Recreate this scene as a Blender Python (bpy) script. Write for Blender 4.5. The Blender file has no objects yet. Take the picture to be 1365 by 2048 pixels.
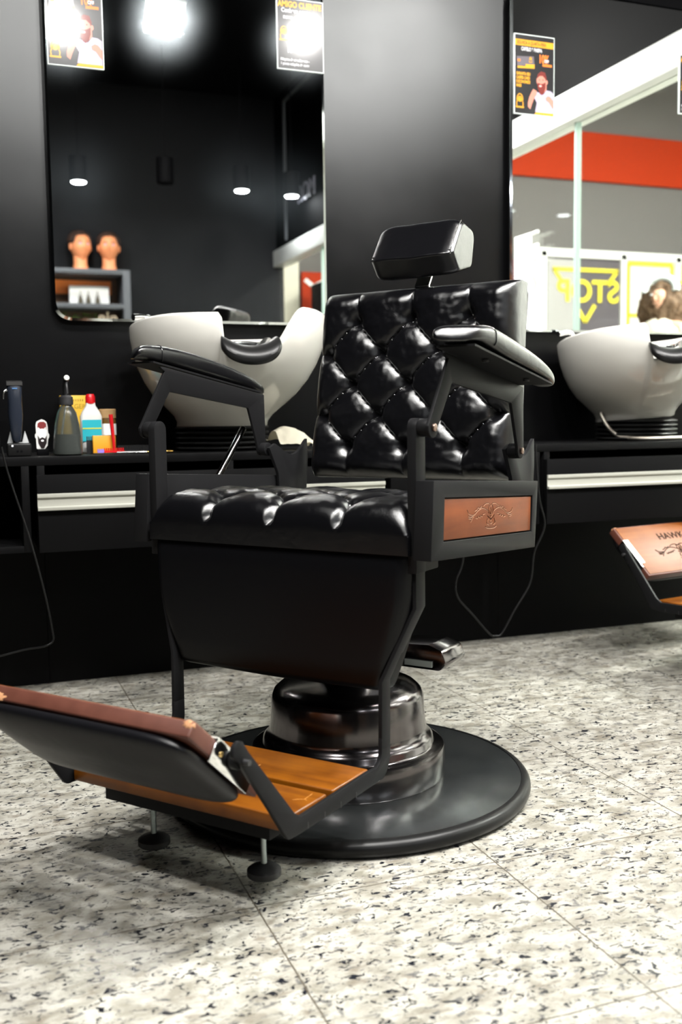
import bpy, bmesh, math, random
from mathutils import Vector, Matrix, noise
random.seed(4)
S = bpy.context.scene
COL = S.collection
PI = math.pi
def R(a): return math.radians(a)

# ------------------------------------------------------------------ camera
H = 0.7187
cd = bpy.data.cameras.new('camera'); cam = bpy.data.objects.new('camera', cd); COL.objects.link(cam)
cd.sensor_fit = 'VERTICAL'; cd.sensor_height = 36.0; cd.lens = 35.555
r_ = Vector((0.93615613, -0.35133579, -0.01322377)); u_ = Vector((0.04507249, 0.082627, 0.99556077)); f_ = Vector((0.34868349, 0.93259635, -0.09318735))
cam.matrix_world = Matrix(((r_.x, u_.x, -f_.x, 0), (r_.y, u_.y, -f_.y, 0), (r_.z, u_.z, -f_.z, H), (0, 0, 0, 1)))
cd.clip_start = 0.02; cd.clip_end = 60
cd.dof.use_dof = True; cd.dof.focus_distance = 1.95; cd.dof.aperture_fstop = 3.8
S.camera = cam
# ------------------------------------------------------------------ world, exposure
w = bpy.data.worlds.new('world'); S.world = w; w.use_nodes = True
w.node_tree.nodes['Background'].inputs[0].default_value = (0.9, 0.95, 1, 1)
w.node_tree.nodes['Background'].inputs[1].default_value = 0.004
S.view_settings.view_transform = 'Standard'; S.view_settings.look = 'None'
S.view_settings.exposure = 0.0; S.view_settings.gamma = 1.0; S.view_settings.use_curve_mapping = False
# ------------------------------------------------------------------ lights
def area(name, loc, size, power, color=(1, 1, 1), rot=(0, 0, 0), size_y=None, shape='RECTANGLE', spread=180):
    l = bpy.data.lights.new(name, 'AREA'); l.energy = power; l.color = color; l.spread = R(spread)
    l.shape = shape; l.size = size
    if shape in ('RECTANGLE', 'ELLIPSE'): l.size_y = size_y or size
    o = bpy.data.objects.new(name, l); o.location = loc; o.rotation_euler = rot; COL.objects.link(o); return o
LAMP_X = [-0.15, 0.51, 0.94, 1.59, 2.08]; LAMP_Y = [1.15, 0.83, 1.045, 1.07, 1.2]
LAMP_Z = 2.5; TILT = 40; LAMP_W = [30, 34, 40, 40, 52]
ROOM = [(-0.8, 0.1), (0.7, -0.1), (2.0, 0.1)]; ROOM_W = 62
# corridor ceiling panels outside the shop front
MALL = [(3.9, 2.2), (3.9, -1.0), (5.7, 2.2), (5.7, -1.0), (7.6, -1.0)]
MALL_Z = 3.95; MALL_W = [90, 26, 800, 26, 26]
def mallcol(): return (1.0, 0.97, 0.93)

# ------------------------------------------------------------------ materials
MATS = {}
def mat(name, color=(0.5, 0.5, 0.5), rough=0.5, metal=0.0, coat=0.0, coat_rough=0.1, bump=None, spec=0.5, emit=None, estr=1.0, alpha=None, trans=0.0, ior=1.45, var=None):
    if name in MATS: return MATS[name]
    m = bpy.data.materials.new(name); m.use_nodes = True; nt = m.node_tree; n = nt.nodes; L = nt.links
    b = n['Principled BSDF']
    b.inputs['Base Color'].default_value = (*color, 1); b.inputs['Roughness'].default_value = rough
    b.inputs['Metallic'].default_value = metal; b.inputs['Coat Weight'].default_value = coat; b.inputs['Coat Roughness'].default_value = coat_rough
    b.inputs['Specular IOR Level'].default_value = spec; b.inputs['Transmission Weight'].default_value = trans; b.inputs['IOR'].default_value = ior
    if emit: b.inputs['Emission Color'].default_value = (*emit, 1); b.inputs['Emission Strength'].default_value = estr
    if bump or var:
        tc = n.new('ShaderNodeTexCoord')
    if bump:
        nz = n.new('ShaderNodeTexNoise'); nz.inputs['Scale'].default_value = bump[0]; nz.inputs['Detail'].default_value = bump[2] if len(bump) > 2 else 4
        bp = n.new('ShaderNodeBump'); bp.inputs['Strength'].default_value = bump[1]; bp.inputs['Distance'].default_value = bump[3] if len(bump) > 3 else 0.001
        L.new(tc.outputs['Object'], nz.inputs['Vector']); L.new(nz.outputs['Fac'], bp.inputs['Height']); L.new(bp.outputs['Normal'], b.inputs['Normal'])
    if var:   # scale, color2, low, high
        nz2 = n.new('ShaderNodeTexNoise'); nz2.inputs['Scale'].default_value = var[0]; nz2.inputs['Detail'].default_value = 5
        cr = n.new('ShaderNodeValToRGB'); cr.color_ramp.elements[0].position = var[2]; cr.color_ramp.elements[1].position = var[3]
        cr.color_ramp.elements[0].color = (*color, 1); cr.color_ramp.elements[1].color = (*var[1], 1)
        L.new(tc.outputs['Object'], nz2.inputs['Vector']); L.new(nz2.outputs['Fac'], cr.inputs['Fac']); L.new(cr.outputs['Color'], b.inputs['Base Color'])
    MATS[name] = m; return m

def leather_mat(name, color, rough, wr=0.5, f0=0.05, graz=0.45):
    m = bpy.data.materials.new(name); m.use_nodes = True; nt = m.node_tree; n = nt.nodes; L = nt.links
    n.remove(n['Principled BSDF']); out = n['Material Output']
    tc = n.new('ShaderNodeTexCoord')
    v = n.new('ShaderNodeTexVoronoi'); v.inputs['Scale'].default_value = 900; v.feature = 'DISTANCE_TO_EDGE'
    nz = n.new('ShaderNodeTexNoise'); nz.inputs['Scale'].default_value = 28; nz.inputs['Detail'].default_value = 6; nz.inputs['Distortion'].default_value = 0.8
    L.new(tc.outputs['Object'], v.inputs['Vector']); L.new(tc.outputs['Object'], nz.inputs['Vector'])
    b1 = n.new('ShaderNodeBump'); b1.inputs['Strength'].default_value = 0.22; b1.inputs['Distance'].default_value = 0.0006
    b2 = n.new('ShaderNodeBump'); b2.inputs['Strength'].default_value = wr; b2.inputs['Distance'].default_value = 0.0025
    L.new(v.outputs['Distance'], b1.inputs['Height']); L.new(nz.outputs['Fac'], b2.inputs['Height']); L.new(b1.outputs['Normal'], b2.inputs['Normal'])
    d = n.new('ShaderNodeBsdfDiffuse'); d.inputs['Color'].default_value = (*color, 1)
    g = n.new('ShaderNodeBsdfGlossy'); g.distribution = 'BECKMANN'; g.inputs['Roughness'].default_value = rough; g.inputs['Color'].default_value = (1, 1, 1, 1)
    g2 = n.new('ShaderNodeBsdfGlossy'); g2.distribution = 'BECKMANN'; g2.inputs['Roughness'].default_value = rough * 0.6
    gm = n.new('ShaderNodeMixShader'); gm.inputs[0].default_value = 0.25; L.new(g.outputs[0], gm.inputs[1]); L.new(g2.outputs[0], gm.inputs[2])
    lw = n.new('ShaderNodeLayerWeight'); lw.inputs[0].default_value = 0.5
    pw = n.new('ShaderNodeMath'); pw.operation = 'POWER'; pw.inputs[1].default_value = 4.5; L.new(lw.outputs['Facing'], pw.inputs[0])
    fr = n.new('ShaderNodeMath'); fr.operation = 'MULTIPLY_ADD'; fr.inputs[1].default_value = graz; fr.inputs[2].default_value = f0; L.new(pw.outputs[0], fr.inputs[0])
    for q in (d, g, g2, lw): L.new(b2.outputs['Normal'], q.inputs['Normal'])
    mx = n.new('ShaderNodeMixShader'); L.new(fr.outputs[0], mx.inputs[0]); L.new(d.outputs[0], mx.inputs[1]); L.new(gm.outputs[0], mx.inputs[2]); L.new(mx.outputs[0], out.inputs['Surface'])
    return m

def wood_mat(name, c1, c2, rough, scratch=0.0, axis=0, coat=0.3, spec=0.5):
    m = mat(name, c1, rough, coat=coat, coat_rough=0.2, spec=spec); nt = m.node_tree; n = nt.nodes; L = nt.links; b = n['Principled BSDF']
    tc = n.new('ShaderNodeTexCoord'); mp = n.new('ShaderNodeMapping'); sc = [60, 60, 60]; sc[axis] = 5
    mp.inputs['Scale'].default_value = sc; L.new(tc.outputs['Object'], mp.inputs['Vector'])
    nz = n.new('ShaderNodeTexNoise'); nz.inputs['Scale'].default_value = 1.0; nz.inputs['Detail'].default_value = 6; nz.inputs['Distortion'].default_value = 0.6
    L.new(mp.outputs['Vector'], nz.inputs['Vector'])
    nb = n.new('ShaderNodeTexNoise'); nb.inputs['Scale'].default_value = 14; nb.inputs['Detail'].default_value = 3; L.new(tc.outputs['Object'], nb.inputs['Vector'])
    ad = n.new('ShaderNodeMath'); ad.operation = 'MULTIPLY_ADD'; ad.inputs[1].default_value = 0.5; L.new(nz.outputs['Fac'], ad.inputs[0])
    ml = n.new('ShaderNodeMath'); ml.operation = 'MULTIPLY'; ml.inputs[1].default_value = 0.5; L.new(nb.outputs['Fac'], ml.inputs[0]); L.new(ml.outputs[0], ad.inputs[2])
    cr = n.new('ShaderNodeValToRGB'); cr.color_ramp.elements[0].position = 0.35; cr.color_ramp.elements[1].position = 0.65
    cr.color_ramp.elements[0].color = (*c2, 1); cr.color_ramp.elements[1].color = (*c1, 1); L.new(ad.outputs[0], cr.inputs['Fac'])
    out = cr.outputs['Color']
    if scratch:
        wv = n.new('ShaderNodeTexVoronoi'); wv.feature = 'DISTANCE_TO_EDGE'; wv.inputs['Scale'].default_value = 26
        n3 = n.new('ShaderNodeTexNoise'); n3.inputs['Scale'].default_value = 9; L.new(tc.outputs['Object'], wv.inputs['Vector']); L.new(tc.outputs['Object'], n3.inputs['Vector'])
        lt = n.new('ShaderNodeMath'); lt.operation = 'LESS_THAN'; lt.inputs[1].default_value = 0.004; L.new(wv.outputs['Distance'], lt.inputs[0])
        gt = n.new('ShaderNodeMath'); gt.operation = 'GREATER_THAN'; gt.inputs[1].default_value = 0.64; L.new(n3.outputs['Fac'], gt.inputs[0])
        mm = n.new('ShaderNodeMath'); mm.operation = 'MULTIPLY'; L.new(lt.outputs[0], mm.inputs[0]); L.new(gt.outputs[0], mm.inputs[1])
        mx = n.new('ShaderNodeMix'); mx.data_type = 'RGBA'; L.new(mm.outputs[0], mx.inputs[0]); L.new(out, mx.inputs[6]); mx.inputs[7].default_value = (0.8, 0.4, 0.12, 1)
        out = mx.outputs[2]
    L.new(out, b.inputs['Base Color'])
    bp = n.new('ShaderNodeBump'); bp.inputs['Strength'].default_value = 0.15; bp.inputs['Distance'].default_value = 0.0005; L.new(nz.outputs['Fac'], bp.inputs['Height']); L.new(bp.outputs['Normal'], b.inputs['Normal'])
    return m

LEATHER = leather_mat('black_leather', (0.0025, 0.0025, 0.003), 0.34, 0.30, 0.060, 0.85)
LEATHER_S = leather_mat('black_leather_matte', (0.003, 0.003, 0.0035), 0.38, 0.20, 0.014, 0.22)
LEATHER_C = leather_mat('black_cushion_leather', (0.005, 0.005, 0.006), 0.42, 0.2, 0.03, 0.3)
STEEL_B = mat('black_powder_steel', (0.0085, 0.0085, 0.009), 0.42, 0.0, spec=0.06, bump=(900, 0.12, 2, 0.0004))
STEEL_G = mat('dark_brushed_steel', (0.16, 0.175, 0.18), 0.21, 0.95, bump=(300, 0.03, 2, 0.0002), var=(12, (0.25, 0.265, 0.265), 0.35, 0.7))
CHROME_B = mat('black_chrome', (0.12, 0.110, 0.112), 0.18, 1.0, bump=(14, 0.10, 2, 0.004))
CHROME = mat('chrome', (0.75, 0.75, 0.75), 0.12, 1.0)
RUBBER = mat('black_rubber', (0.015, 0.015, 0.016), 0.5)
RUBBER_G = mat('black_gloss_rubber', (0.006, 0.006, 0.006), 0.33, spec=0.22)
WOOD = wood_mat('varnished_orange_wood', (0.150, 0.046, 0.0018), (0.070, 0.018, 0.0008), 0.36, 1.0, coat=0.06, spec=0.3)
WOOD_IN = wood_mat('varnished_red_wood', (0.145, 0.036, 0.007), (0.09, 0.02, 0.003), 0.45, 0, axis=1, coat=0.0, spec=0.25)
WOOD_RED = mat('worn_red_leatherette', (0.070, 0.021, 0.0125), 0.5, bump=(500, 0.1, 3, 0.0005), var=(30, (0.09, 0.029, 0.018), 0.4, 0.7))
WOOD_ORG = wood_mat('polished_light_wood', (0.15, 0.048, 0.010), (0.10, 0.028, 0.005), 0.42, 0, coat=0.0, spec=0.15)
WORN = mat('bare_worn_wood', (0.36, 0.18, 0.085), 0.6)
ENGRAVE = mat('engraved_line', (0.012, 0.004, 0.002), 0.7, spec=0.05)
ENGRAVE_HI = mat('painted_line_highlight', (0.62, 0.33, 0.20), 0.3)  # pale colour for a highlight painted along the emblem strokes
ALU = mat('anodised_aluminium', (0.32, 0.32, 0.28), 0.4, 0.2)
LAM = mat('black_laminate', (0.003, 0.003, 0.0032), 0.42, spec=0.08, bump=(60, 0.05, 3, 0.0006))
def satin_wall():
    m = bpy.data.materials.new('black_satin_wall'); m.use_nodes = True; nt = m.node_tree; n = nt.nodes; L = nt.links
    n.remove(n['Principled BSDF']); out = n['Material Output']
    d = n.new('ShaderNodeBsdfDiffuse'); d.inputs['Color'].default_value = (0.002, 0.002, 0.0022, 1)
    g = n.new('ShaderNodeBsdfAnisotropic') if False else n.new('ShaderNodeBsdfGlossy'); g.distribution = 'BECKMANN'; g.inputs['Roughness'].default_value = 0.35; g.inputs['Color'].default_value = (0.021, 0.0215, 0.0215, 1)
    tc = n.new('ShaderNodeTexCoord'); nz = n.new('ShaderNodeTexNoise'); nz.inputs['Scale'].default_value = 4; nz.inputs['Detail'].default_value = 6
    mr = n.new('ShaderNodeMapRange'); mr.inputs[1].default_value = 0.3; mr.inputs[2].default_value = 0.7; mr.inputs[3].default_value = 0.335; mr.inputs[4].default_value = 0.375
    L.new(tc.outputs['Object'], nz.inputs['Vector']); L.new(nz.outputs['Fac'], mr.inputs[0]); L.new(mr.outputs[0], g.inputs['Roughness'])
    a = n.new('ShaderNodeAddShader'); L.new(d.outputs[0], a.inputs[0]); L.new(g.outputs[0], a.inputs[1]); L.new(a.outputs[0], out.inputs['Surface'])
    return m
LAM_W = satin_wall()
BLACK = mat('matt_black_paint', (0.0018, 0.0018, 0.0022), 0.6, bump=(40, 0.1, 3, 0.001), spec=0.05)
GREYB = mat('charcoal_paint', (0.007, 0.0075, 0.0085), 0.7, bump=(60, 0.1, 3, 0.001), spec=0.15)
CERAM = mat('white_ceramic', (0.48, 0.47, 0.435), 0.12, coat=0.3, coat_rough=0.05)
WHITE = mat('white_plastic', (0.55, 0.55, 0.53), 0.4)
PAPERW = mat('white_paper', (0.85, 0.85, 0.83), 0.5)
YELLOW = mat('yellow_card', (0.60, 0.36, 0.02), 0.45)
YELLOW_P = mat('printed_yellow', (0.42, 0.20, 0.008), 0.45, coat=0.2, coat_rough=0.10, spec=0.2)
ORANGE_P = mat('printed_orange', (0.46, 0.12, 0.014), 0.45, coat=0.2, coat_rough=0.10, spec=0.2)
WHITE_P = mat('printed_white', (0.38, 0.38, 0.39), 0.45, coat=0.2, coat_rough=0.10, spec=0.2)
BLACK_P = mat('printed_black', (0.008, 0.0075, 0.008), 0.35, coat=0.22, coat_rough=0.10, spec=0.2)
SKIN_P = mat('printed_skin', (0.34, 0.135, 0.10), 0.45, coat=0.2, coat_rough=0.10, spec=0.2)
BEARD_P = mat('printed_beard', (0.10, 0.012, 0.008), 0.45, coat=0.2, coat_rough=0.10, spec=0.2)
LILAC_P = mat('printed_lilac_shirt', (0.26, 0.23, 0.30), 0.45, coat=0.2, coat_rough=0.10, spec=0.2)
SLEEVE = mat('acrylic_edge', (0.55, 0.60, 0.58), 0.15, coat=0.5)
RED = mat('red_plastic', (0.45, 0.006, 0.01), 0.3)
TEAL = mat('teal_label', (0.02, 0.35, 0.42), 0.4)
GOLD = mat('gold_metal', (0.75, 0.45, 0.12), 0.25, 1.0)
GLASSY = mat('smoked_bottle_plastic', (0.17, 0.19, 0.175), 0.2, trans=0.85, ior=1.2)
LIQUID = mat('dark_liquid', (0.05, 0.05, 0.05), 0.1, trans=0.4, ior=1.33)
TOWEL = mat('cream_towel', (0.50, 0.47, 0.38), 0.9, bump=(500, 0.6, 3, 0.002))
SKIN = mat('vinyl_skin', (0.72, 0.26, 0.11), 0.5)
SKIN_H = mat('skin', (0.50, 0.27, 0.18), 0.5)
HAIR = mat('dark_brown_hair', (0.035, 0.015, 0.008), 0.6, bump=(120, 0.9, 4, 0.004))
HAIR_C = mat('curly_brown_hair', (0.10, 0.055, 0.025), 0.6, bump=(60, 1.0, 4, 0.01))
BLUE_E = mat('blue_iris', (0.25, 0.3, 0.6), 0.4)
BLUEISH = mat('dark_blue_plastic', (0.010, 0.013, 0.02), 0.25)
PURPLE = mat('violet_plastic', (0.2, 0.15, 0.6), 0.4)
BROWN = mat('brown_glass', (0.10, 0.05, 0.01), 0.2)
MAROON = mat('maroon_print', (0.15, 0.02, 0.02), 0.4)
ORANGE = mat('orange_board', (0.95, 0.24, 0.03), 0.5)
REDBAND = mat('orange_red_paint', (0.37, 0.030, 0.005), 0.6, spec=0.1)
GREYWALL = mat('grey_corridor_wall', (0.14, 0.132, 0.127), 0.7, spec=0.1)
BEIGE = mat('cream_column', (0.75, 0.70, 0.58), 0.6)
YELLOW_S = mat('yellow_shop_letter', (0.85, 0.72, 0.04), 0.5)
SHOPDARK = mat('dark_shop_glass', (0.10, 0.09, 0.10), 0.2)
WFRAME = mat('white_frame_paint', (0.80, 0.80, 0.77), 0.4)
HEADER = mat('pale_aluminium_header', (0.62, 0.63, 0.60), 0.35)
GREEN = mat('leaf_green', (0.07, 0.13, 0.02), 0.6, bump=(30, 0.5))
BROWN_W = mat('brown_backing', (0.10, 0.055, 0.03), 0.7)
DENIM = mat('blue_denim', (0.05, 0.08, 0.16), 0.8)
SHIRT = mat('cream_blouse', (0.6, 0.55, 0.45), 0.8)
LETTER = mat('dim_grey_letter', (0.10, 0.10, 0.12), 0.5)
GLOW = mat('lamp_diffuser', (1, 1, 1), 0.5, emit=(1, 0.98, 0.95), estr=30)
GLOW_S = mat('spot_diffuser', (1, 1, 1), 0.5, emit=(0.95, 0.98, 1.0), estr=14)
GLOW_M = mat('corridor_light_diffuser', (1, 1, 1), 0.5, emit=(1, 0.98, 0.95), estr=12)

def mirror_mat():
    m = bpy.data.materials.new('mirror_silver'); m.use_nodes = True; nt = m.node_tree; n = nt.nodes; L = nt.links
    n.remove(n['Principled BSDF']); out = n['Material Output']
    g1 = n.new('ShaderNodeBsdfGlossy'); g1.inputs['Roughness'].default_value = 0.0; g1.inputs['Color'].default_value = (0.93, 0.94, 0.93, 1)
    g2 = n.new('ShaderNodeBsdfGlossy'); g2.distribution = 'BECKMANN'; g2.inputs['Roughness'].default_value = 0.15; g2.inputs['Color'].default_value = (0.85, 0.95, 1.0, 1)
    mx = n.new('ShaderNodeMixShader')
    tc = n.new('ShaderNodeTexCoord'); nz = n.new('ShaderNodeTexNoise'); nz.inputs['Scale'].default_value = 5; nz.inputs['Detail'].default_value = 8
    L.new(tc.outputs['Object'], nz.inputs['Vector'])
    cr = n.new('ShaderNodeMapRange'); cr.inputs[1].default_value = 0.35; cr.inputs[2].default_value = 0.75; cr.inputs[3].default_value = 0.004; cr.inputs[4].default_value = 0.013
    v = n.new('ShaderNodeTexVoronoi'); v.inputs['Scale'].default_value = 28; v.inputs['Randomness'].default_value = 1.0
    L.new(tc.outputs['Object'], v.inputs['Vector'])
    lt = n.new('ShaderNodeMath'); lt.operation = 'LESS_THAN'; lt.inputs[1].default_value = 0.035; L.new(v.outputs['Distance'], lt.inputs[0])
    ml = n.new('ShaderNodeMath'); ml.operation = 'MULTIPLY'; ml.inputs[1].default_value = 0.10; L.new(lt.outputs[0], ml.inputs[0])
    ad = n.new('ShaderNodeMath'); ad.operation = 'ADD'; L.new(nz.outputs['Fac'], cr.inputs[0]); L.new(cr.outputs[0], ad.inputs[0]); L.new(ml.outputs[0], ad.inputs[1])
    L.new(ad.outputs[0], mx.inputs[0]); L.new(g1.outputs[0], mx.inputs[1]); L.new(g2.outputs[0], mx.inputs[2]); L.new(mx.outputs[0], out.inputs['Surface'])
    return m
MIRROR = mirror_mat()

def glass_mat():
    m = bpy.data.materials.new('shop_glass'); m.use_nodes = True; nt = m.node_tree; n = nt.nodes; L = nt.links
    n.remove(n['Principled BSDF']); out = n['Material Output']
    t = n.new('ShaderNodeBsdfTransparent'); t.inputs[0].default_value = (0.95, 0.98, 0.96, 1)
    g = n.new('ShaderNodeBsdfGlossy'); g.inputs['Roughness'].default_value = 0.0
    lw = n.new('ShaderNodeLayerWeight'); lw.inputs[0].default_value = 0.5
    pw = n.new('ShaderNodeMath'); pw.operation = 'POWER'; pw.inputs[1].default_value = 4.0; L.new(lw.outputs['Facing'], pw.inputs[0])
    fr = n.new('ShaderNodeMath'); fr.operation = 'MULTIPLY_ADD'; fr.inputs[1].default_value = 0.5; fr.inputs[2].default_value = 0.03; L.new(pw.outputs[0], fr.inputs[0])
    mx = n.new('ShaderNodeMixShader'); L.new(fr.outputs[0], mx.inputs[0]); L.new(t.outputs[0], mx.inputs[1]); L.new(g.outputs[0], mx.inputs[2]); L.new(mx.outputs[0], out.inputs['Surface'])
    return m
GLASS = glass_mat()

def floor_mat():
    m = bpy.data.materials.new('speckled_granite_tile'); m.use_nodes = True; nt = m.node_tree; n = nt.nodes; L = nt.links; b = n['Principled BSDF']
    b.inputs['Roughness'].default_value = 0.26
    tc = n.new('ShaderNodeTexCoord'); P = tc.outputs['Object']
    def nz(scale, detail=4, dist=0.0, rough=0.5, vec=None):
        x = n.new('ShaderNodeTexNoise'); x.inputs['Scale'].default_value = scale; x.inputs['Detail'].default_value = detail; x.inputs['Distortion'].default_value = dist; x.inputs['Roughness'].default_value = rough
        L.new(vec or P, x.inputs['Vector']); return x.outputs['Fac']
    def ramp(fac, a, b_, ca, cb):
        c = n.new('ShaderNodeValToRGB'); e = c.color_ramp.elements; e[0].position = a; e[1].position = b_; e[0].color = (*ca, 1); e[1].color = (*cb, 1); L.new(fac, c.inputs['Fac']); return c.outputs['Color']
    def mix(fac, A, B):
        x = n.new('ShaderNodeMix'); x.data_type = 'RGBA'
        L.new(fac, x.inputs[0])
        for i, v in ((6, A), (7, B)):
            if isinstance(v, tuple): x.inputs[i].default_value = (*v, 1)
            else: L.new(v, x.inputs[i])
        return x.outputs[2]
    def math_(op, a, b_=None, c_=None):
        x = n.new('ShaderNodeMath'); x.operation = op
        for i, v in enumerate((a, b_, c_)):
            if v is None: continue
            if isinstance(v, (int, float)): x.inputs[i].default_value = v
            else: L.new(v, x.inputs[i])
        return x.outputs[0]
    # directional streaks along +x
    mp = n.new('ShaderNodeMapping'); mp.inputs['Scale'].default_value = (0.62, 1.0, 1.0); mp.inputs['Rotation'].default_value = (0, 0, R(12)); L.new(P, mp.inputs['Vector']); V = mp.outputs['Vector']
    base = mix(ramp(nz(30, 5, 0.5, 0.6, V), 0.36, 0.62, (0, 0, 0), (1, 1, 1)), (0.185, 0.173, 0.142), (0.365, 0.355, 0.315))
    brown = ramp(nz(48, 4, 0.6, 0.6, V), 0.57, 0.66, (0, 0, 0), (0.65, 0.65, 0.65)); base = mix(brown, base, (0.14, 0.118, 0.09))
    grey = ramp(nz(85, 3, 0.6, 0.6, V), 0.58, 0.65, (0, 0, 0), (0.8, 0.8, 0.8)); base = mix(grey, base, (0.065, 0.065, 0.068))
    fine = ramp(nz(260, 2, 0.2, 0.6, V), 0.60, 0.72, (0, 0, 0), (0.6, 0.6, 0.6)); base = mix(fine, base, (0.14, 0.13, 0.115))
    cl = ramp(nz(7, 3, 0.0, 0.5), 0.35, 0.7, (0.015, 0.015, 0.015), (0.0, 0.0, 0.0))
    dk = math_('ADD', nz(95, 3, 1.0, 0.60, V), math_('MULTIPLY', nz(9, 3), 0.10))
    dark = ramp(dk, 0.632, 0.668, (0, 0, 0), (1, 1, 1)); base = mix(dark, base, (0.007, 0.008, 0.012))
    # tile joints, 0.40 m grid
    sx = n.new('ShaderNodeSeparateXYZ'); L.new(P, sx.inputs[0])
    wob = math_('MULTIPLY', math_('SUBTRACT', nz(60, 2), 0.5), 0.003)
    def joint(c, off):
        a = math_('ADD', math_('ADD', c, 40.0 - off), wob); f = math_('MODULO', a, 0.4)
        d = math_('MINIMUM', f, math_('SUBTRACT', 0.4, f)); return math_('LESS_THAN', d, 0.0013)
    j = math_('MAXIMUM', joint(sx.outputs[0], -0.0225), joint(sx.outputs[1], 1.3895 % 0.4))
    base = mix(j, base, (0.075, 0.065, 0.05))
    L.new(base, b.inputs['Base Color'])
    # slight per-area gloss change
    mr = n.new('ShaderNodeMapRange'); L.new(nz(12, 4), mr.inputs[0]); mr.inputs[3].default_value = 0.20; mr.inputs[4].default_value = 0.36; L.new(mr.outputs[0], b.inputs['Roughness'])
    return m
GRANITE = floor_mat()

# ------------------------------------------------------------------ mesh helpers
def link(name, me, m=None, parent=None):
    o = bpy.data.objects.new(name, me); COL.objects.link(o)
    if m: me.materials.append(m)
    if parent: o.parent = parent
    return o
def finish(bm, name, m=None, parent=None, smooth=35, bevel=0, seg=2):
    bmesh.ops.recalc_face_normals(bm, faces=bm.faces)
    if bevel: bmesh.ops.bevel(bm, geom=[e for e in bm.edges if len(e.link_faces) == 2 and e.calc_face_angle(0) > R(30)], offset=bevel, segments=seg, profile=0.5, affect='EDGES', clamp_overlap=True)
    me = bpy.data.meshes.new(name); bm.to_mesh(me); bm.free()
    if smooth:
        for p in me.polygons: p.use_smooth = True
        me.set_sharp_from_angle(angle=R(smooth))
    return link(name, me, m, parent)
def box_bm(bm, x0, x1, y0, y1, z0, z1):
    v = [bm.verts.new(p) for p in ((x0, y0, z0), (x1, y0, z0), (x1, y1, z0), (x0, y1, z0), (x0, y0, z1), (x1, y0, z1), (x1, y1, z1), (x0, y1, z1))]
    for f in ((0, 3, 2, 1), (4, 5, 6, 7), (0, 1, 5, 4), (1, 2, 6, 5), (2, 3, 7, 6), (3, 0, 4, 7)): bm.faces.new([v[i] for i in f])
def box(name, x0, x1, y0, y1, z0, z1, m, parent=None, bevel=0.0, seg=2):
    bm = bmesh.new(); box_bm(bm, x0, x1, y0, y1, z0, z1); return finish(bm, name, m, parent, bevel=bevel, seg=seg)
def boxes(name, L, m, parent=None, bevel=0.0):
    bm = bmesh.new()
    for b in L: box_bm(bm, *b)
    return finish(bm, name, m, parent, bevel=bevel)
def prism_bm(bm, poly, c0, c1, axis='x'):
    def P(a, b, c): return {'x': (c, a, b), 'y': (a, c, b), 'z': (a, b, c)}[axis]
    A = [bm.verts.new(P(a, b, c0)) for a, b in poly]; B = [bm.verts.new(P(a, b, c1)) for a, b in poly]
    bm.faces.new(A); bm.faces.new(list(reversed(B))); n = len(poly)
    for i in range(n): bm.faces.new((A[i], B[i], B[(i + 1) % n], A[(i + 1) % n]))
def prism(name, poly, c0, c1, m, parent=None, axis='x', bevel=0.0, seg=2, smooth=35):
    bm = bmesh.new(); prism_bm(bm, poly, c0, c1, axis); return finish(bm, name, m, parent, bevel=bevel, seg=seg, smooth=smooth)
def arc(cx, cy, r, a0, a1, n=8): return [(cx + r * math.cos(R(a0 + (a1 - a0) * i / n)), cy + r * math.sin(R(a0 + (a1 - a0) * i / n))) for i in range(n + 1)]
def rounded(poly, rad, n=5):
    out = []; N = len(poly)
    for i in range(N):
        p = Vector(poly[i]); a = Vector(poly[i - 1]); b = Vector(poly[(i + 1) % N]); rr = rad[i] if isinstance(rad, (list, tuple)) else rad
        if rr <= 0: out.append(tuple(p)); continue
        da = (a - p).normalized(); db = (b - p).normalized(); ang = da.angle(db); t = min(rr / math.tan(ang / 2), (a - p).length * .49, (b - p).length * .49)
        p0 = p + da * t; p1 = p + db * t
        for k in range(n + 1):
            s = k / n; out.append(tuple((1 - s) ** 2 * p0 + 2 * s * (1 - s) * p + s * s * p1))
    return out
def lathe_bm(bm, prof, seg=48, mtx=None, cap=True):
    rings = []
    for r, z in prof:
        rings.append([bm.verts.new((mtx @ Vector((r * math.cos(2 * PI * i / seg), r * math.sin(2 * PI * i / seg), z))) if mtx else (r * math.cos(2 * PI * i / seg), r * math.sin(2 * PI * i / seg), z)) for i in range(seg)])
    for a, b in zip(rings, rings[1:]):
        for i in range(seg): bm.faces.new((a[i], a[(i + 1) % seg], b[(i + 1) % seg], b[i]))
    if cap: bm.faces.new(list(reversed(rings[0]))); bm.faces.new(rings[-1])
def lathe(name, prof, m, parent=None, seg=48, mtx=None, smooth=35):
    bm = bmesh.new(); lathe_bm(bm, prof, seg, mtx); return finish(bm, name, m, parent, smooth=smooth)
def axis_m(p, q):
    p = Vector(p); d = (Vector(q) - p); return Matrix.Translation(p) @ d.to_track_quat('Z', 'Y').to_matrix().to_4x4(), d.length
def cyl_bm(bm, p, q, r, seg=20, r2=None):
    M, l = axis_m(p, q); lathe_bm(bm, [(r, 0), (r if r2 is None else r2, l)], seg, M)
def cyl(name, p, q, r, m, parent=None, seg=24, bevel=0.0, r2=None):
    bm = bmesh.new(); cyl_bm(bm, p, q, r, seg, r2); return finish(bm, name, m, parent, bevel=bevel)
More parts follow.
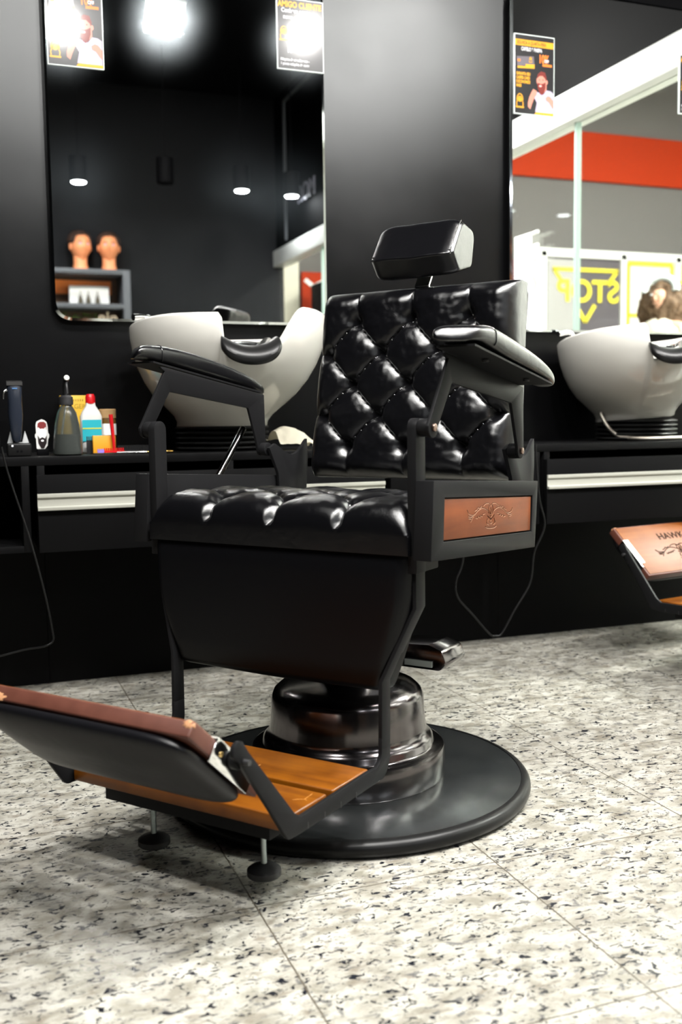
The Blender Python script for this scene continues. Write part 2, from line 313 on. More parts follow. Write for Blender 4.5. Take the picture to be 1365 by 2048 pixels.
def smooth_path(pts, n=8):
    P = [Vector(p) for p in pts]; P = [P[0] * 2 - P[1]] + P + [P[-1] * 2 - P[-2]]; out = []
    for i in range(1, len(P) - 2):
        for k in range(n):
            t = k / n; a, b, c, d = P[i - 1:i + 3]
            out.append(0.5 * ((2 * b) + (c - a) * t + (2 * a - 5 * b + 4 * c - d) * t * t + (3 * b - 3 * c + d - a) * t ** 3))
    out.append(P[-2]); return out
def tube_bm(bm, pts, r, seg=10, smooth=True):
    P = smooth_path(pts) if smooth else [Vector(p) for p in pts]; rings = []; up = Vector((0.123, 0.3, 0.95)).normalized()
    for i, p in enumerate(P):
        t = (P[min(i + 1, len(P) - 1)] - P[max(i - 1, 0)]).normalized(); a = t.cross(up)
        if a.length < 0.05: a = t.cross(Vector((1, 0, 0)))
        a.normalize(); b = t.cross(a); rr = r(i / (len(P) - 1)) if callable(r) else r
        rings.append([bm.verts.new(p + a * rr * math.cos(2 * PI * k / seg) + b * rr * math.sin(2 * PI * k / seg)) for k in range(seg)])
    for A, B in zip(rings, rings[1:]):
        for k in range(seg): bm.faces.new((A[k], A[(k + 1) % seg], B[(k + 1) % seg], B[k]))
    bm.faces.new(list(reversed(rings[0]))); bm.faces.new(rings[-1])
def tube(name, pts, r, m, parent=None, seg=10, smooth=True):
    bm = bmesh.new(); tube_bm(bm, pts, r, seg, smooth); return finish(bm, name, m, parent, smooth=60)
def tag(o, label=None, cat=None, group=None, kind=None):
    if label: o['label'] = label
    if cat: o['category'] = cat
    if group: o['group'] = group
    if kind: o['kind'] = kind
    return o
def thing(name, label, cat, loc=(0, 0, 0), rz=0, group=None):
    o = bpy.data.objects.new(name, None); COL.objects.link(o); o.location = loc; o.rotation_euler = (0, 0, rz); o.empty_display_size = 0.05
    return tag(o, label, cat, group)
def struct(o): o['kind'] = 'structure'; return o
def kids(o): return [c for c in bpy.data.objects if c.parent == o]
def copy_tree(o, parent=None):
    ch = kids(o); c = o.copy(); COL.objects.link(c); c.parent = parent
    for k in ch: copy_tree(k, c)
    return c
def text_bm(bm, body, size, M, extrude=0.0006, width=1.0, align='LEFT', bold=0.0, spacing=1.0):
    cu = bpy.data.curves.new('t', 'FONT'); cu.body = body; cu.size = size; cu.extrude = extrude; cu.align_x = align; cu.offset = bold; cu.space_character = spacing
    to = bpy.data.objects.new('t', cu); COL.objects.link(to); dg = bpy.context.evaluated_depsgraph_get(); dg.update()
    me = bpy.data.meshes.new_from_object(to.evaluated_get(dg)); me.transform(M @ Matrix.Diagonal((width, 1, 1, 1))); bm.from_mesh(me)
    bpy.data.objects.remove(to); bpy.data.curves.remove(cu); bpy.data.meshes.remove(me)
def text(name, body, size, M, m, parent=None, **k):
    bm = bmesh.new(); text_bm(bm, body, size, M, **k); me = bpy.data.meshes.new(name); bm.to_mesh(me); bm.free(); return link(name, me, m, parent)
def ellip_bm(bm, c, r, seg=24, rings=14):
    res = bmesh.ops.create_uvsphere(bm, u_segments=seg, v_segments=rings, radius=1.0)
    for v in res['verts']: v.co = Vector((c[0] + v.co.x * r[0], c[1] + v.co.y * r[1], c[2] + v.co.z * r[2]))

# ================================================================== ROOM
WALL_Y = 2.894; BACK_Y = -2.6; LEFT_X = -2.6; FRONT_X = 2.56; CEIL = 3.35; YC = 2.52
struct(box('floor', LEFT_X - 0.1, 9.5, BACK_Y - 0.9, 4.2, -0.08, 0, GRANITE))
struct(box('ceiling', LEFT_X - 0.1, FRONT_X + 0.1, BACK_Y - 0.1, WALL_Y + 0.12, CEIL, CEIL + 0.1, BLACK))
struct(box('wall_front', LEFT_X - 0.1, FRONT_X, WALL_Y, WALL_Y + 0.12, 0, CEIL, LAM_W))
struct(box('wall_back', LEFT_X - 0.1, FRONT_X + 0.06, BACK_Y - 0.12, BACK_Y, 0, CEIL, GREYB))
struct(box('wall_left', LEFT_X - 0.12, LEFT_X, BACK_Y, WALL_Y, 0, CEIL, BLACK))
struct(box('wall_right', FRONT_X, FRONT_X + 0.06, BACK_Y, WALL_Y + 0.12, 2.115, CEIL, mat('black_fascia_panel', (0.0004, 0.0004, 0.0005), 0.7, spec=0.02)))
# recessed panelling below the counter, with its vertical seams
bm = bmesh.new()
for a, b in ((LEFT_X, 0.1985), (0.2, 1.5985), (1.6, FRONT_X)): box_bm(bm, a, b, 2.842, WALL_Y, 0, 0.405)
struct(finish(bm, 'trim_1', LAM))
# shop front: header beam, jambs, panes
struct(box('trim_2', FRONT_X - 0.03, FRONT_X + 0.08, BACK_Y, WALL_Y, 1.985, 2.115, HEADER, bevel=0.004))
def pane(n, y0, y1):
    g = struct(box('window_%d' % n, FRONT_X + 0.02, FRONT_X + 0.03, y0 + 0.006, y1 - 0.006, 0.03, 1.985, GLASS))
    g.parent = None
    box('window_frame', FRONT_X + 0.012, FRONT_X + 0.038, y1 - 0.008, y1 + 0.006, 0.0, 1.985, mat('green_glass_edge', (0.35, 0.47, 0.42), 0.2, coat=0.5), g)
    box('window_rail', FRONT_X + 0.0, FRONT_X + 0.05, y0, y1, 0.0, 0.04, HEADER, g)
ys = [BACK_Y + 0.02, -1.5, -0.4, 0.72, 1.826, WALL_Y - 0.002]
for i in range(5): pane(i + 1, ys[i], ys[i + 1])
# corridor beyond the glass
struct(box('wall_far', 2.7, 9.5, -3.5, -3.3, 0, 4.2, GREYWALL))
struct(box('wall_side', 9.4, 9.5, -3.3, 4.2, 0, 4.2, WFRAME))
struct(box('wall_bounce', 6.9, 9.4, 0.2, 4.1, 0, 4.2, WFRAME))  # unseen white wall added to bounce corridor light onto the chair
struct(box('wall_corner', 2.7, 9.5, 4.1, 4.2, 0, 4.2, WFRAME))
struct(box('trim_3', 2.7, 9.5, -3.5, 4.2, 4.2, 4.3, WFRAME))
struct(box('trim_4', 2.9, 9.4, -3.3, -3.26, 3.08, 3.56, REDBAND))
struct(box('trim_5', 2.72, 2.92, -3.3, -3.1, 0, 4.2, BEIGE))

# ================================================================== LIGHT FITTINGS
def ceiling_lamp(i, x, y, lab):
    t = thing('pendant_floodlight', lab, 'lamp', (x, y, LAMP_Z), 0, 'square floodlights over the styling stations')
    T = Matrix.Rotation(R(TILT), 4, 'X')
    hs = box('housing', -0.085, 0.085, -0.085, 0.085, 0.012, 0.05, WFRAME, t, bevel=0.006); hs.data.transform(T)
    lathe('diffuser', [(0.05, 0.003), (0.05, 0.013)], GLOW, t, 32, T)
    cyl('suspension_rod', (0, 0, 0.06), (0, 0, CEIL - LAMP_Z), 0.008, BLACK, t)
    a = area('station_light', (x, y, LAMP_Z), 0.11, LAMP_W[i], (1.0, 0.98, 0.95), rot=(R(TILT), 0, 0), shape='DISK')
LL = ['square white ceiling floodlight farthest left above the mirror side', 'square white ceiling floodlight whose glare shows on the bearded-man poster of the left mirror',
      'square white ceiling floodlight reflected in the top middle of the left mirror', 'square white ceiling floodlight whose glare shows on the poster at the left mirror right edge',
      'square white ceiling floodlight nearest the glass shop front']
for i in range(5): ceiling_lamp(i, LAMP_X[i], LAMP_Y[i], LL[i])
for (x, y), lab in zip(ROOM, ('square flush ceiling panel light over the left of the floor, above the camera side', 'square flush ceiling panel light over the middle of the floor', 'square flush ceiling panel light close to the glass shop front')):
    t = thing('ceiling_panel_light', lab, 'lamp', (x, y, CEIL), 0, 'flush panel lights over the open floor')
    box('housing', -0.20, 0.20, -0.20, 0.20, -0.03, 0.0, WFRAME, t, bevel=0.004)
    box('diffuser', -0.18, 0.18, -0.18, 0.18, -0.034, -0.03, GLOW, t)
    area('room_light', (x, y, CEIL - 0.036), 0.36, ROOM_W, (1.0, 0.985, 0.95))
def spot(x, y, lit, lab):
    t = thing('cylinder_spotlight', lab, 'lamp', (x, y, 2.4), 0, 'black cylinder spotlights before the back wall')
    lathe('housing', [(0.06, 0.0), (0.06, 0.17), (0.057, 0.175)], BLACK, t, 32)
    lathe('diffuser', [(0.052, -0.003), (0.052, 0.002)], GLOW_S if lit else WHITE, t, 32) if lit else lathe('diffuser', [(0.052, -0.001), (0.052, 0.002)], BLACK, t, 32)
    cyl('stem', (0, 0, 0.17), (0, 0, CEIL - 2.4), 0.004, BLACK, t)
    if lit: area('spot_light', (x, y, 2.393), 0.09, 9, (0.93, 0.97, 1.0), shape='DISK')
for x, y, lit, lab in ((0.30, -1.82, 1, 'lit black cylinder spotlight left of the mannequin heads, out by the side wall'), (0.859, -1.79, 1, 'lit black cylinder spotlight above the two mannequin heads'),
                       (1.45, -1.66, 0, 'unlit black cylinder spotlight between the lit ones'), (2.03, -1.72, 1, 'lit black cylinder spotlight second from the shop front'),
                       (2.44, -1.79, 1, 'lit black cylinder spotlight closest to the shop front')):
    spot(x, y, lit, lab)
for i, (x, y) in enumerate(MALL):
    t = thing('corridor_light_panel', 'white square corridor ceiling light %s' % ['just outside the shop front, nearest the mirrors', 'just outside the shop front, towards the shop windows', 'further out, brightening the added white wall', 'above the STOP window', 'at the far end of the corridor'][i], 'lamp', (x, y, MALL_Z), 0, 'corridor ceiling light panels')
    box('housing', -0.62, 0.62, -0.62, 0.62, 0.02, 0.25, WFRAME, t)
    box('diffuser', -0.58, 0.58, -0.58, 0.58, 0.0, 0.03, GLOW_M, t)
    area('corridor_light', (x, y, MALL_Z - 0.01), 1.1, MALL_W[i], mallcol())

# ================================================================== BARBER CHAIR
def tufted(name, hw, t0, t1, to3d, back, dx, dt, tc, trow0, trow1, smax, P, dip, Rr, m, parent, n=150, fold=1.0):
    """grid over s in [-hw,hw], t in [t0,t1]; to3d(s,t,h)"""
    def spread(a, b, n):
        out = []; k = 10
        for i in range(k): out.append(a + Rr * (1 - math.cos(PI / 2 * i / k)))
        for i in range(n + 1): out.append(a + Rr + (b - a - 2 * Rr) * i / n)
        for i in range(k - 1, -1, -1): out.append(b - Rr * (1 - math.cos(PI / 2 * i / k)))
        return out
    Sx = spread(-hw, hw, n); Tx = spread(t0, t1, n)
    def edge(d): d = max(0.0, min(1.0, d / Rr)); return math.sqrt(max(0, 1 - (1 - d) ** 2))
    def hgt(s, t):
        es = edge(min(s + hw, hw - s)); et = edge(min(t - t0, t1 - t))
        ss = max(-smax, min(smax, s)); tt = max(trow0, min(trow1, t)) - tc
        a = ss / dx + tt / (2 * dt); b = ss / dx - tt / (2 * dt)
        fa = a - math.floor(a); fb = b - math.floor(b)
        p = math.sqrt(max(0, 16 * fa * (1 - fa) * fb * (1 - fb)))
        p = p ** 0.50
        # nearest button
        ra = round(a); rb = round(b); bs = (ra + rb) / 2 * dx; bt = (ra - rb) * dt + tc
        d2 = (s - bs) ** 2 + (t - bt) ** 2
        ok = trow0 - 1e-4 <= bt <= trow1 + 1e-4
        # outside rows: crease fades towards the edge
        fade = 1.0
        if t > trow1: fade = 1 - 0.55 * min(1, (t - trow1) / max(1e-4, t1 - trow1))
        if t < trow0: fade = 1 - 0.55 * min(1, (trow0 - t) / max(1e-4, trow0 - t0))
        if abs(s) > smax: fade *= 1 - 0.3 * min(1, (abs(s) - smax) / (hw - smax + 1e-4))
        h = back * min(es, 1) * min(et, 1)
        tuft = P * (1 - fade * (1 - p)) - (dip * math.exp(-d2 / (0.013 ** 2)) if ok else 0)
        wr = 0.0011 * noise.noise(Vector((s * 38, t * 38, 1.3))) + 0.0006 * noise.noise(Vector((s * 90, t * 90, 7.3)))
        return h + (tuft + wr) * min(1, es * 1.0) * min(1, et * 1.0)
    bm = bmesh.new(); G = [[bm.verts.new(to3d(s, t, hgt(s, t))) for s in Sx] for t in Tx]
    for j in range(len(Tx) - 1):
        for i in range(len(Sx) - 1): bm.faces.new((G[j][i], G[j][i + 1], G[j + 1][i + 1], G[j + 1][i]))
    rim = [(Sx[i], Tx[0], G[0][i]) for i in range(len(Sx))] + [(Sx[-1], Tx[j], G[j][-1]) for j in range(1, len(Tx))] + [(Sx[i], Tx[-1], G[-1][i]) for i in range(len(Sx) - 2, -1, -1)] + [(Sx[0], Tx[j], G[j][0]) for j in range(len(Tx) - 2, 0, -1)]
    low = [bm.verts.new(to3d(s, t, -0.03)) for s, t, _ in rim]; N = len(rim)
    for i in range(N): bm.faces.new((rim[i][2], rim[(i + 1) % N][2], low[(i + 1) % N], low[i]))
    bm.faces.new(low)
    return finish(bm, name, m, parent, smooth=50), hgt

def emblem_strokes():
    # spread-winged bird, units: half width 1
    L = [[(-1.0, .42), (-.93, .18), (-.80, .10), (-.70, .12), (-.55, .36), (-.38, .50), (-.22, .42), (-.12, .28)],
         [(-.70, .34), (-.60, .42), (-.56, .55), (-.48, .50), (-.40, .62)], [(-.34, .62), (-.22, .78), (-.08, .78), (0, .62)],
         [(-.96, .02), (-.86, -.02), (-.74, .04)], [(-.95, -.10), (-.84, -.14)], [(-.86, -.34), (-.80, -.14), (-.74, .02)],
         [(-.66, -.10), (-.58, -.14), (-.56, -.02), (-.48, -.10), (-.46, .02), (-.38, -.04), (-.36, .08), (-.26, .14)],
         [(-.06, .72), (-.10, .30), (-.04, .0), (0, -.12), (.04, 0), (.10, .30), (.06, .72)], [(-.16, 0), (-.06, -.16), (0, -.24), (.06, -.16), (.16, 0)],
         [(-.14, -.2), (-.18, -.5), (-.10, -.62)], [(-.24, -.72), (-.16, -.82), (0, -.86)], [(0, -.3), (-.05, -.42), (0, -.55), (.05, -.42), (0, -.3)], [(0, .5), (-.03, .25), (0, .05), (.03, .3), (0, .5)]]
    out = list(L)
    for s in L:
        if any(abs(x) > .12 for x, y in s): out.append([(-x, y) for x, y in s])
    return out

def make_chair():
    root = thing('barber_chair', 'large black tufted leather barber chair with headrest in the centre foreground', 'barber chair')
    # --- base
    lathe('base_plate', [(0.338, 0.008), (0.338, 0.0285), (0.332, 0.031), (0.12, 0.0315), (0.05, 0.0315)], STEEL_G, root, 128)
    M = bmesh.new(); prof = [(0.336 + 0.017 * max(0, math.cos(a)), 0.0155 + 0.0155 * math.sin(a)) for a in [R(x) for x in range(-90, 91, 15)]]
    lathe_bm(M, [(0.335, 0.0)] + prof + [(0.335, 0.031)], 128, cap=False); finish(M, 'base_rim', RUBBER_G, root, smooth=60)
    lathe('pump_column', [(0.187, 0.031), (0.189, 0.034), (0.189, 0.078), (0.1865, 0.086), (0.180, 0.0895), (0.170, 0.0905), (0.1665, 0.094), (0.1655, 0.103), (0.160, 0.109), (0.1545, 0.114), (0.1525, 0.124), (0.1505, 0.14), (0.148, 0.182), (0.143, 0.194), (0.133, 0.203), (0.115, 0.209), (0.06, 0.214), (0.055, 0.23), (0.05, 0.30), (0.05, 0.44)], CHROME_B, root, 128, smooth=40)
    # foot pedal behind column
    ped = bmesh.new(); pts = []
    prism_bm(ped, rounded([(-0.06, 0.222), (0.045, 0.222), (0.06, 0.237), (0.05, 0.262), (0.02, 0.272), (-0.06, 0.268)], 0.012), 0.0, 0.09, 'x')
    for v in ped.verts: v.co = Vector((v.co.y + 0.10, v.co.x + 0.12, v.co.z)) if False else Vector((v.co.y * 1.0 + 0.105, 0.10 + v.co.x, v.co.z))
    pd = finish(ped, 'pump_pedal', CHROME_B, root, bevel=0.002)
    box('pedal_inset', 0.07, 0.135, 0.096, 0.101, 0.228, 0.24, mat('pale_grey_plastic', (0.4, 0.45, 0.43), 0.4), pd)
    box('pedal_arm', 0.03, 0.075, 0.06, 0.16, 0.226, 0.25, STEEL_B, pd, bevel=0.003)
    # --- seat frame boxes left & right, tilted with the seat
    for s in (-1, 1):
        def X(a): return s * a
        tilt = lambda y, z: (y, z)
        out = [(-0.241, 0.619), (0.205, 0.592), (0.190, 0.4655), (-0.252, 0.4935)]
        hole = [(-0.202, 0.5895), (0.176, 0.566), (0.172, 0.4975), (-0.207, 0.5195)]
        bm = bmesh.new()
        for c in (0.279, 0.311):
            pass
        A = [bm.verts.new((X(0.311), *p)) for p in out]; B = [bm.verts.new((X(0.311), *p)) for p in hole]
        C = [bm.verts.new((X(0.279), *p)) for p in out]; D = [bm.verts.new((X(0.300), *p)) for p in hole]
        for i in range(4):
            j = (i + 1) % 4
            bm.faces.new((A[i], A[j], B[j], B[i])); bm.faces.new((A[i], C[i], C[j], A[j])); bm.faces.new((B[i], B[j], D[j], D[i]))
        bm.faces.new(C); bm.faces.new(D)
        fr = finish(bm, 'side_frame', STEEL_B, root, bevel=0.0012)
        bm = bmesh.new(); inn = [(-0.1995, 0.5875), (0.1745, 0.5645), (0.1705, 0.5000), (-0.2045, 0.5215)]
        prism_bm(bm, inn, X(0.3005), X(0.3085)); wd = finish(bm, 'wood_inlay', WOOD_IN, fr, bevel=0.0012)
        # emblem
        for nm, mt, off in (('engraved_emblem', ENGRAVE, 0.0), ('emblem_highlight', ENGRAVE_HI, 0.0009)):
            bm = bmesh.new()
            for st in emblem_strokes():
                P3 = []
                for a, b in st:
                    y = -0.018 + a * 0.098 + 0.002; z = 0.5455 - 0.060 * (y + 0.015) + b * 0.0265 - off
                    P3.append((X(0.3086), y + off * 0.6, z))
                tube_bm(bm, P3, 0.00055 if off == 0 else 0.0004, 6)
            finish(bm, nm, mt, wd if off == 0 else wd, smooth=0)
        # front post
        ft = arc(-0.223, 0.700, 0.016, 0, 180, 10)
        prism('armrest_post', ft + [(-0.239, 0.47), (-0.207, 0.47)], X(0.263), X(0.279), STEEL_B, root, bevel=0.001)
        # armrest : bracket, pad, bolts
        br = [(-0.193, 0.824), (0.150, 0.772)]
        poly = rounded([(-0.193, 0.822), (0.150, 0.770), (0.153, 0.66)], [0.004, 0.004, 0.0]) + arc(0.139, 0.652, 0.0145, 0, -170, 8) + rounded([(0.1235, 0.66), (0.093, 0.741), (-0.156, 0.772), (-0.209, 0.70)], [0, 0.006, 0.006, 0]) + arc(-0.224, 0.701, 0.0165, -20, -190, 8)
        ar = prism('armrest_bracket', poly, X(0.296), X(0.302), STEEL_B, root, bevel=0.0008)
        fl = [(-0.200, 0.829), (0.140, 0.777), (0.140, 0.7735), (-0.200, 0.8255)]
        prism('armrest_flange', fl, X(0.296), X(0.362), STEEL_B, ar)
        for y, z in ((-0.10, 0.8095), (0.08, 0.7823)): cyl('flange_screw', (X(0.335), y, z), (X(0.335), y, z - 0.004), 0.006, RUBBER, ar)
        for y, z in ((-0.224, 0.701), (0.139, 0.652)):
            bt = cyl('pivot_spacer', (X(0.279), y, z), (X(0.296), y, z), 0.0145, STEEL_B, ar, bevel=0.0015)
            cyl('pivot_bolt', (X(0.301), y, z), (X(0.3065), y, z), 0.0062, mat('bronze_bolt', (0.25, 0.17, 0.14), 0.3, 1.0), ar, bevel=0.001)
        # pad: loft of rounded sections along y
        bm = bmesh.new(); rings = []
        secs = [(-0.232, .022, .004), (-0.231, .034, .010), (-0.226, .040, .0135), (-0.205, .043, .0165), (-0.165, .0445, .0195), (-0.11, .045, .0215), (-0.04, .045, .0215), (0.03, .0445, .020), (0.09, .0425, .0175), (0.13, .039, .0145), (0.16, .033, .0115), (0.175, .026, .0085), (0.180, .012, .004)]
        for y, hw, hh in secs:
            zc = 0.8268 - 0.152 * (y + 0.2) + hh * 1.02; ring = []
            for k in range(32):
                a = 2 * PI * k / 32; cx = abs(math.cos(a)) ** 0.55 * (1 if math.cos(a) > 0 else -1); cz = abs(math.sin(a)) ** 0.62 * (1 if math.sin(a) > 0 else -1)
                if cz < 0: cz *= 0.85
                ring.append(bm.verts.new((X(0.333 + hw * 0.80 * cx), y + 0.75 * (hw * 0.8 * (cx + 1)) * max(0, min(1, (-y - 0.08) / 0.12)), zc + hh * cz)))
            rings.append(ring)
        for a, b in zip(rings, rings[1:]):
            for k in range(32): bm.faces.new((a[k], a[(k + 1) % 32], b[(k + 1) % 32], b[k]))
        bm.faces.new(rings[0]); bm.faces.new(rings[-1])
        pdn = finish(bm, 'armrest_pad', LEATHER, ar, smooth=60); pdn.modifiers.new('s', 'SUBSURF').levels = 1; pdn.modifiers['s'].render_levels = 2
        # seam across the pad near its front
        bm = bmesh.new(); P3 = []
        for k in range(-3, 20):
            a = 2 * PI * k / 32; hw, hh, y = .0442, .0188, -0.172; zc = 0.8268 - 0.152 * (y + 0.2) + hh * 1.02
            cx = abs(math.cos(a)) ** 0.55 * (1 if math.cos(a) > 0 else -1); cz = abs(math.sin(a)) ** 0.62 * (1 if math.sin(a) > 0 else -1)
            P3.append((X(0.333 + hw * 0.80 * cx), y + 0.75 * (hw * 0.8 * (cx + 1)) * max(0, min(1, (-y - 0.08) / 0.12)), zc + hh * cz))
        tube_bm(bm, P3, 0.0012, 6); finish(bm, 'pad_seam', LEATHER, pdn)
        # rear side plate joining seat frame and backrest
        pl = [(0.128, 0.655), (0.150, 0.664)] + [(0.165 + 0.10 * i / 8, 0.657 - 0.020 * math.sin(PI * min(1, i / 8 * 0.95)) + 0.012 * (i / 8) ** 3) for i in range(9)] + [(0.274, 0.672), (0.276, 0.62), (0.262, 0.50), (0.168, 0.50), (0.160, 0.60)]
        prism('back_side_plate', pl, X(0.268), X(0.276), STEEL_B, root, bevel=0.001)
        # footrest bars: upper strap cranked inward, lower profile plate
        bm = bmesh.new(); path = [(0.272, -0.228, -0.196, 0.500), (0.272, -0.228, -0.196, 0.412), (0.224, -0.256, -0.229, 0.292), (0.2235, -0.258, -0.230, 0.180)]
        rows = []
        for x, ya, yb, z in path: rows.append([bm.verts.new(p) for p in ((X(x - 0.007), ya, z), (X(x), ya, z), (X(x), yb, z), (X(x - 0.007), yb, z))])
        for a, b in zip(rows, rows[1:]):
            for k in range(4): bm.faces.new((a[k], a[(k + 1) % 4], b[(k + 1) % 4], b[k]))
        bm.faces.new(rows[0]); bm.faces.new(rows[-1])
        bar = finish(bm, 'footrest_bar', STEEL_B, root, bevel=0.0008)
        low = [(-0.258, 0.200), (-0.230, 0.200), (-0.230, 0.175)] + arc(-0.275, 0.172, 0.045, -5, -62, 6) + [(-0.30, 0.1315), (-0.395, 0.129), (-0.50, 0.128)] + arc(-0.518, 0.142, 0.0135, -80, -150, 4) + [(-0.565, 0.185)] + [(-0.630, 0.272)] + arc(-0.6305, 0.288, 0.0135, 200, 60, 7) + [(-0.612, 0.283), (-0.508, 0.163), (-0.492, 0.1525), (-0.30, 0.1575)] + arc(-0.283, 0.180, 0.025, -70, 0, 6)
        prism('footrest_arm', low, X(0.2165), X(0.2235), STEEL_B, bar, bevel=0.0008)
        for y in (-0.34, -0.385, -0.43, -0.475): box('bar_notch', *(sorted((X(0.2230), X(0.2238)))), y - 0.0008, y + 0.0008, 0.1285, 0.138, RUBBER, bar)
        cyl('hinge_spacer', (X(0.206), -0.622, 0.272), (X(0.2165), -0.622, 0.272), 0.012, STEEL_B, bar, bevel=0.001)
        cyl('hinge_pin', (X(0.222), -0.622, 0.272), (X(0.233), -0.622, 0.272), 0.004, RUBBER, bar)
    # --- footrest planks, cross beam, levelling feet
    for y0, y1 in ((-0.513, -0.408), (-0.392, -0.284)):
        box('footrest_plank', -0.213, 0.213, y0, y1, 0.1325, 0.156, WOOD, root, bevel=0.003, seg=3)
    box('footrest_beam', -0.165, 0.165, -0.490, -0.300, 0.103, 0.133, STEEL_B, root, bevel=0.001)
    for s in (-1, 1):
        ft = lathe('levelling_foot', [(0.0245, 0.016), (0.0265, 0.018), (0.0265, 0.0265), (0.022, 0.030), (0.009, 0.034), (0.004, 0.036)], RUBBER, root, 28, Matrix.Translation((s * 0.113, -0.435, 0.0)))
        bm = bmesh.new(); cyl_bm(bm, (s * 0.113, -0.435, 0.034), (s * 0.113, -0.435, 0.104), 0.0042, 14)
        for k in range(32):
            lathe_bm(bm, [(0.0042, 0), (0.0050, 0.0006), (0.0042, 0.0012)], 12, Matrix.Translation((s * 0.113, -0.435, 0.036 + k * 0.0021)))
        finish(bm, 'threaded_rod', mat('zinc_rod', (0.5, 0.55, 0.55), 0.3, 1.0), ft)
    # --- calf board hinged on the bar ends
    d = Vector((0, 0.745, -0.667)); nn = Vector((0, -0.667, -0.745)); o = Vector((0, -0.689, 0.341))
    def bp(x, a, b): return Vector((x, 0, 0)) + o + d * a + nn * b
    def slab(name, x0, x1, a0, a1, b0, b1, m, par, bev):
        bm = bmesh.new(); v = [bm.verts.new(bp(*p)) for p in ((x0, a0, b0), (x1, a0, b0), (x1, a1, b0), (x0, a1, b0), (x0, a0, b1), (x1, a0, b1), (x1, a1, b1), (x0, a1, b1))]
        for f in ((0, 3, 2, 1), (4, 5, 6, 7), (0, 1, 5, 4), (1, 2, 6, 5), (2, 3, 7, 6), (3, 0, 4, 7)): bm.faces.new([v[i] for i in f])
        return finish(bm, name, m, par, bevel=bev, seg=3)
    board = slab('calf_board', -0.20, 0.20, 0.0, 0.185, 0.0005, 0.0235, WOOD_RED, root, 0.003)
    slab('board_face', -0.195, 0.195, 0.005, 0.180, -0.0012, 0.0008, WOOD_ORG, board, 0.0004)
    # worn corners
    for (x, a, b, sx, sa) in ((0.1915, 0.0012, 0.006, 0.006, 0.0022), (-0.155, 0.0003, 0.018, 0.010, 0.0008)):
        bm = bmesh.new(); bmesh.ops.create_icosphere(bm, subdivisions=3, radius=1)
        for v in bm.verts:
            k = 1 + 0.5 * noise.noise(v.co * 2.3); v.co = bp(x + v.co.x * sx * k * 1.6, a + v.co.y * sa * k, b + v.co.z * 0.006 * k)
        finish(bm, 'worn_patch', WORN, board, smooth=60)
    # cushion under the board
    bm = bmesh.new(); rings = []
    N = 44
    for (b, inset, ia) in ((0.0235, 0.012, 0.010), (0.028, 0.006, 0.006), (0.034, 0.004, 0.004), (0.041, 0.006, 0.008), (0.047, 0.014, 0.016), (0.052, 0.030, 0.030), (0.0555, 0.06, 0.05), (0.057, 0.10, 0.068)):
        ring = []
        for k in range(N):
            t = 2 * PI * k / N; cx = math.copysign(abs(math.cos(t)) ** 0.28, math.cos(t)); ca = math.copysign(abs(math.sin(t)) ** 0.35, math.sin(t))
            ring.append(bm.verts.new(bp((0.200 - inset) * cx, 0.090 + (0.097 - ia) * ca, b)))
        rings.append(ring)
    for a, b in zip(rings, rings[1:]):
        for k in range(N): bm.faces.new((a[k], a[(k + 1) % N], b[(k + 1) % N], b[k]))
    bm.faces.new(rings[0]); bm.faces.new(rings[-1])
    cu = finish(bm, 'calf_cushion', LEATHER_C, root, smooth=70); cu.modifiers.new('s', 'SUBSURF').levels = 1
    for s in (-1, 1):
        xs = sorted((s * 0.2005, s * 0.2035))
        cl = slab('hinge_clip', xs[0], xs[1], 0.052, 0.155, -0.003, 0.030, CHROME, root, 0.0006)
        xs2 = sorted((s * 0.183, s * 0.2035)); slab('clip_lip', xs2[0], xs2[1], 0.052, 0.140, -0.0035, -0.0012, mat('satin_nickel', (0.72, 0.72, 0.66), 0.35, 0.5), cl, 0.0004)
        M_, l_ = axis_m(bp(s * 0.203, 0.070, 0.012), bp(s * 0.2055, 0.070, 0.012)); lathe('clip_screw', [(0.0035, 0), (0.0035, 0.002), (0.0018, 0.003)], mat('brass_screw', (0.7, 0.5, 0.2), 0.3, 1.0), cl, 16, M_)
        M_, l_ = axis_m(bp(s * 0.203, 0.100, 0.0), bp(s * 0.214, 0.100, 0.0))
        cyl('hinge_knuckle', (s * 0.203, -0.622, 0.272), (s * 0.2165, -0.622, 0.272), 0.006, STEEL_B, cl)
    # writing and emblem on the wooden board face (read from the seat side)
    up = (-d).normalized(); rt = Vector((-1, 0, 0)); nf = (-nn).normalized()
    Mt = Matrix(((rt.x, up.x, nf.x, 0), (rt.y, up.y, nf.y, 0), (rt.z, up.z, nf.z, 0), (0, 0, 0, 1)))
    bm = bmesh.new(); pos = bp(0.055, 0.062, -0.0014); text_bm(bm, 'HAWK', 0.032, Matrix.Translation(pos) @ Mt, 0.0002, 1.15, 'LEFT', 0.0006)
    me = bpy.data.meshes.new('board_lettering'); bm.to_mesh(me); bm.free(); link('board_lettering', me, ENGRAVE, board)
    bm = bmesh.new()
    for st in emblem_strokes(): tube_bm(bm, [bp(-a * 0.105, 0.112 - b * 0.034, -0.0014) for a, b in st], 0.0013, 6)
    finish(bm, 'board_emblem', ENGRAVE, board, smooth=0)
    # --- apron under the seat front
    bm = bmesh.new(); rows = []; secs = [(0.512, 0.262), (0.508, 0.267), (0.49, 0.2685), (0.46, 0.268), (0.43, 0.2665), (0.40, 0.262), (0.36, 0.250), (0.32, 0.236), (0.285, 0.223), (0.274, 0.218), (0.270, 0.213)]
    nS = 36
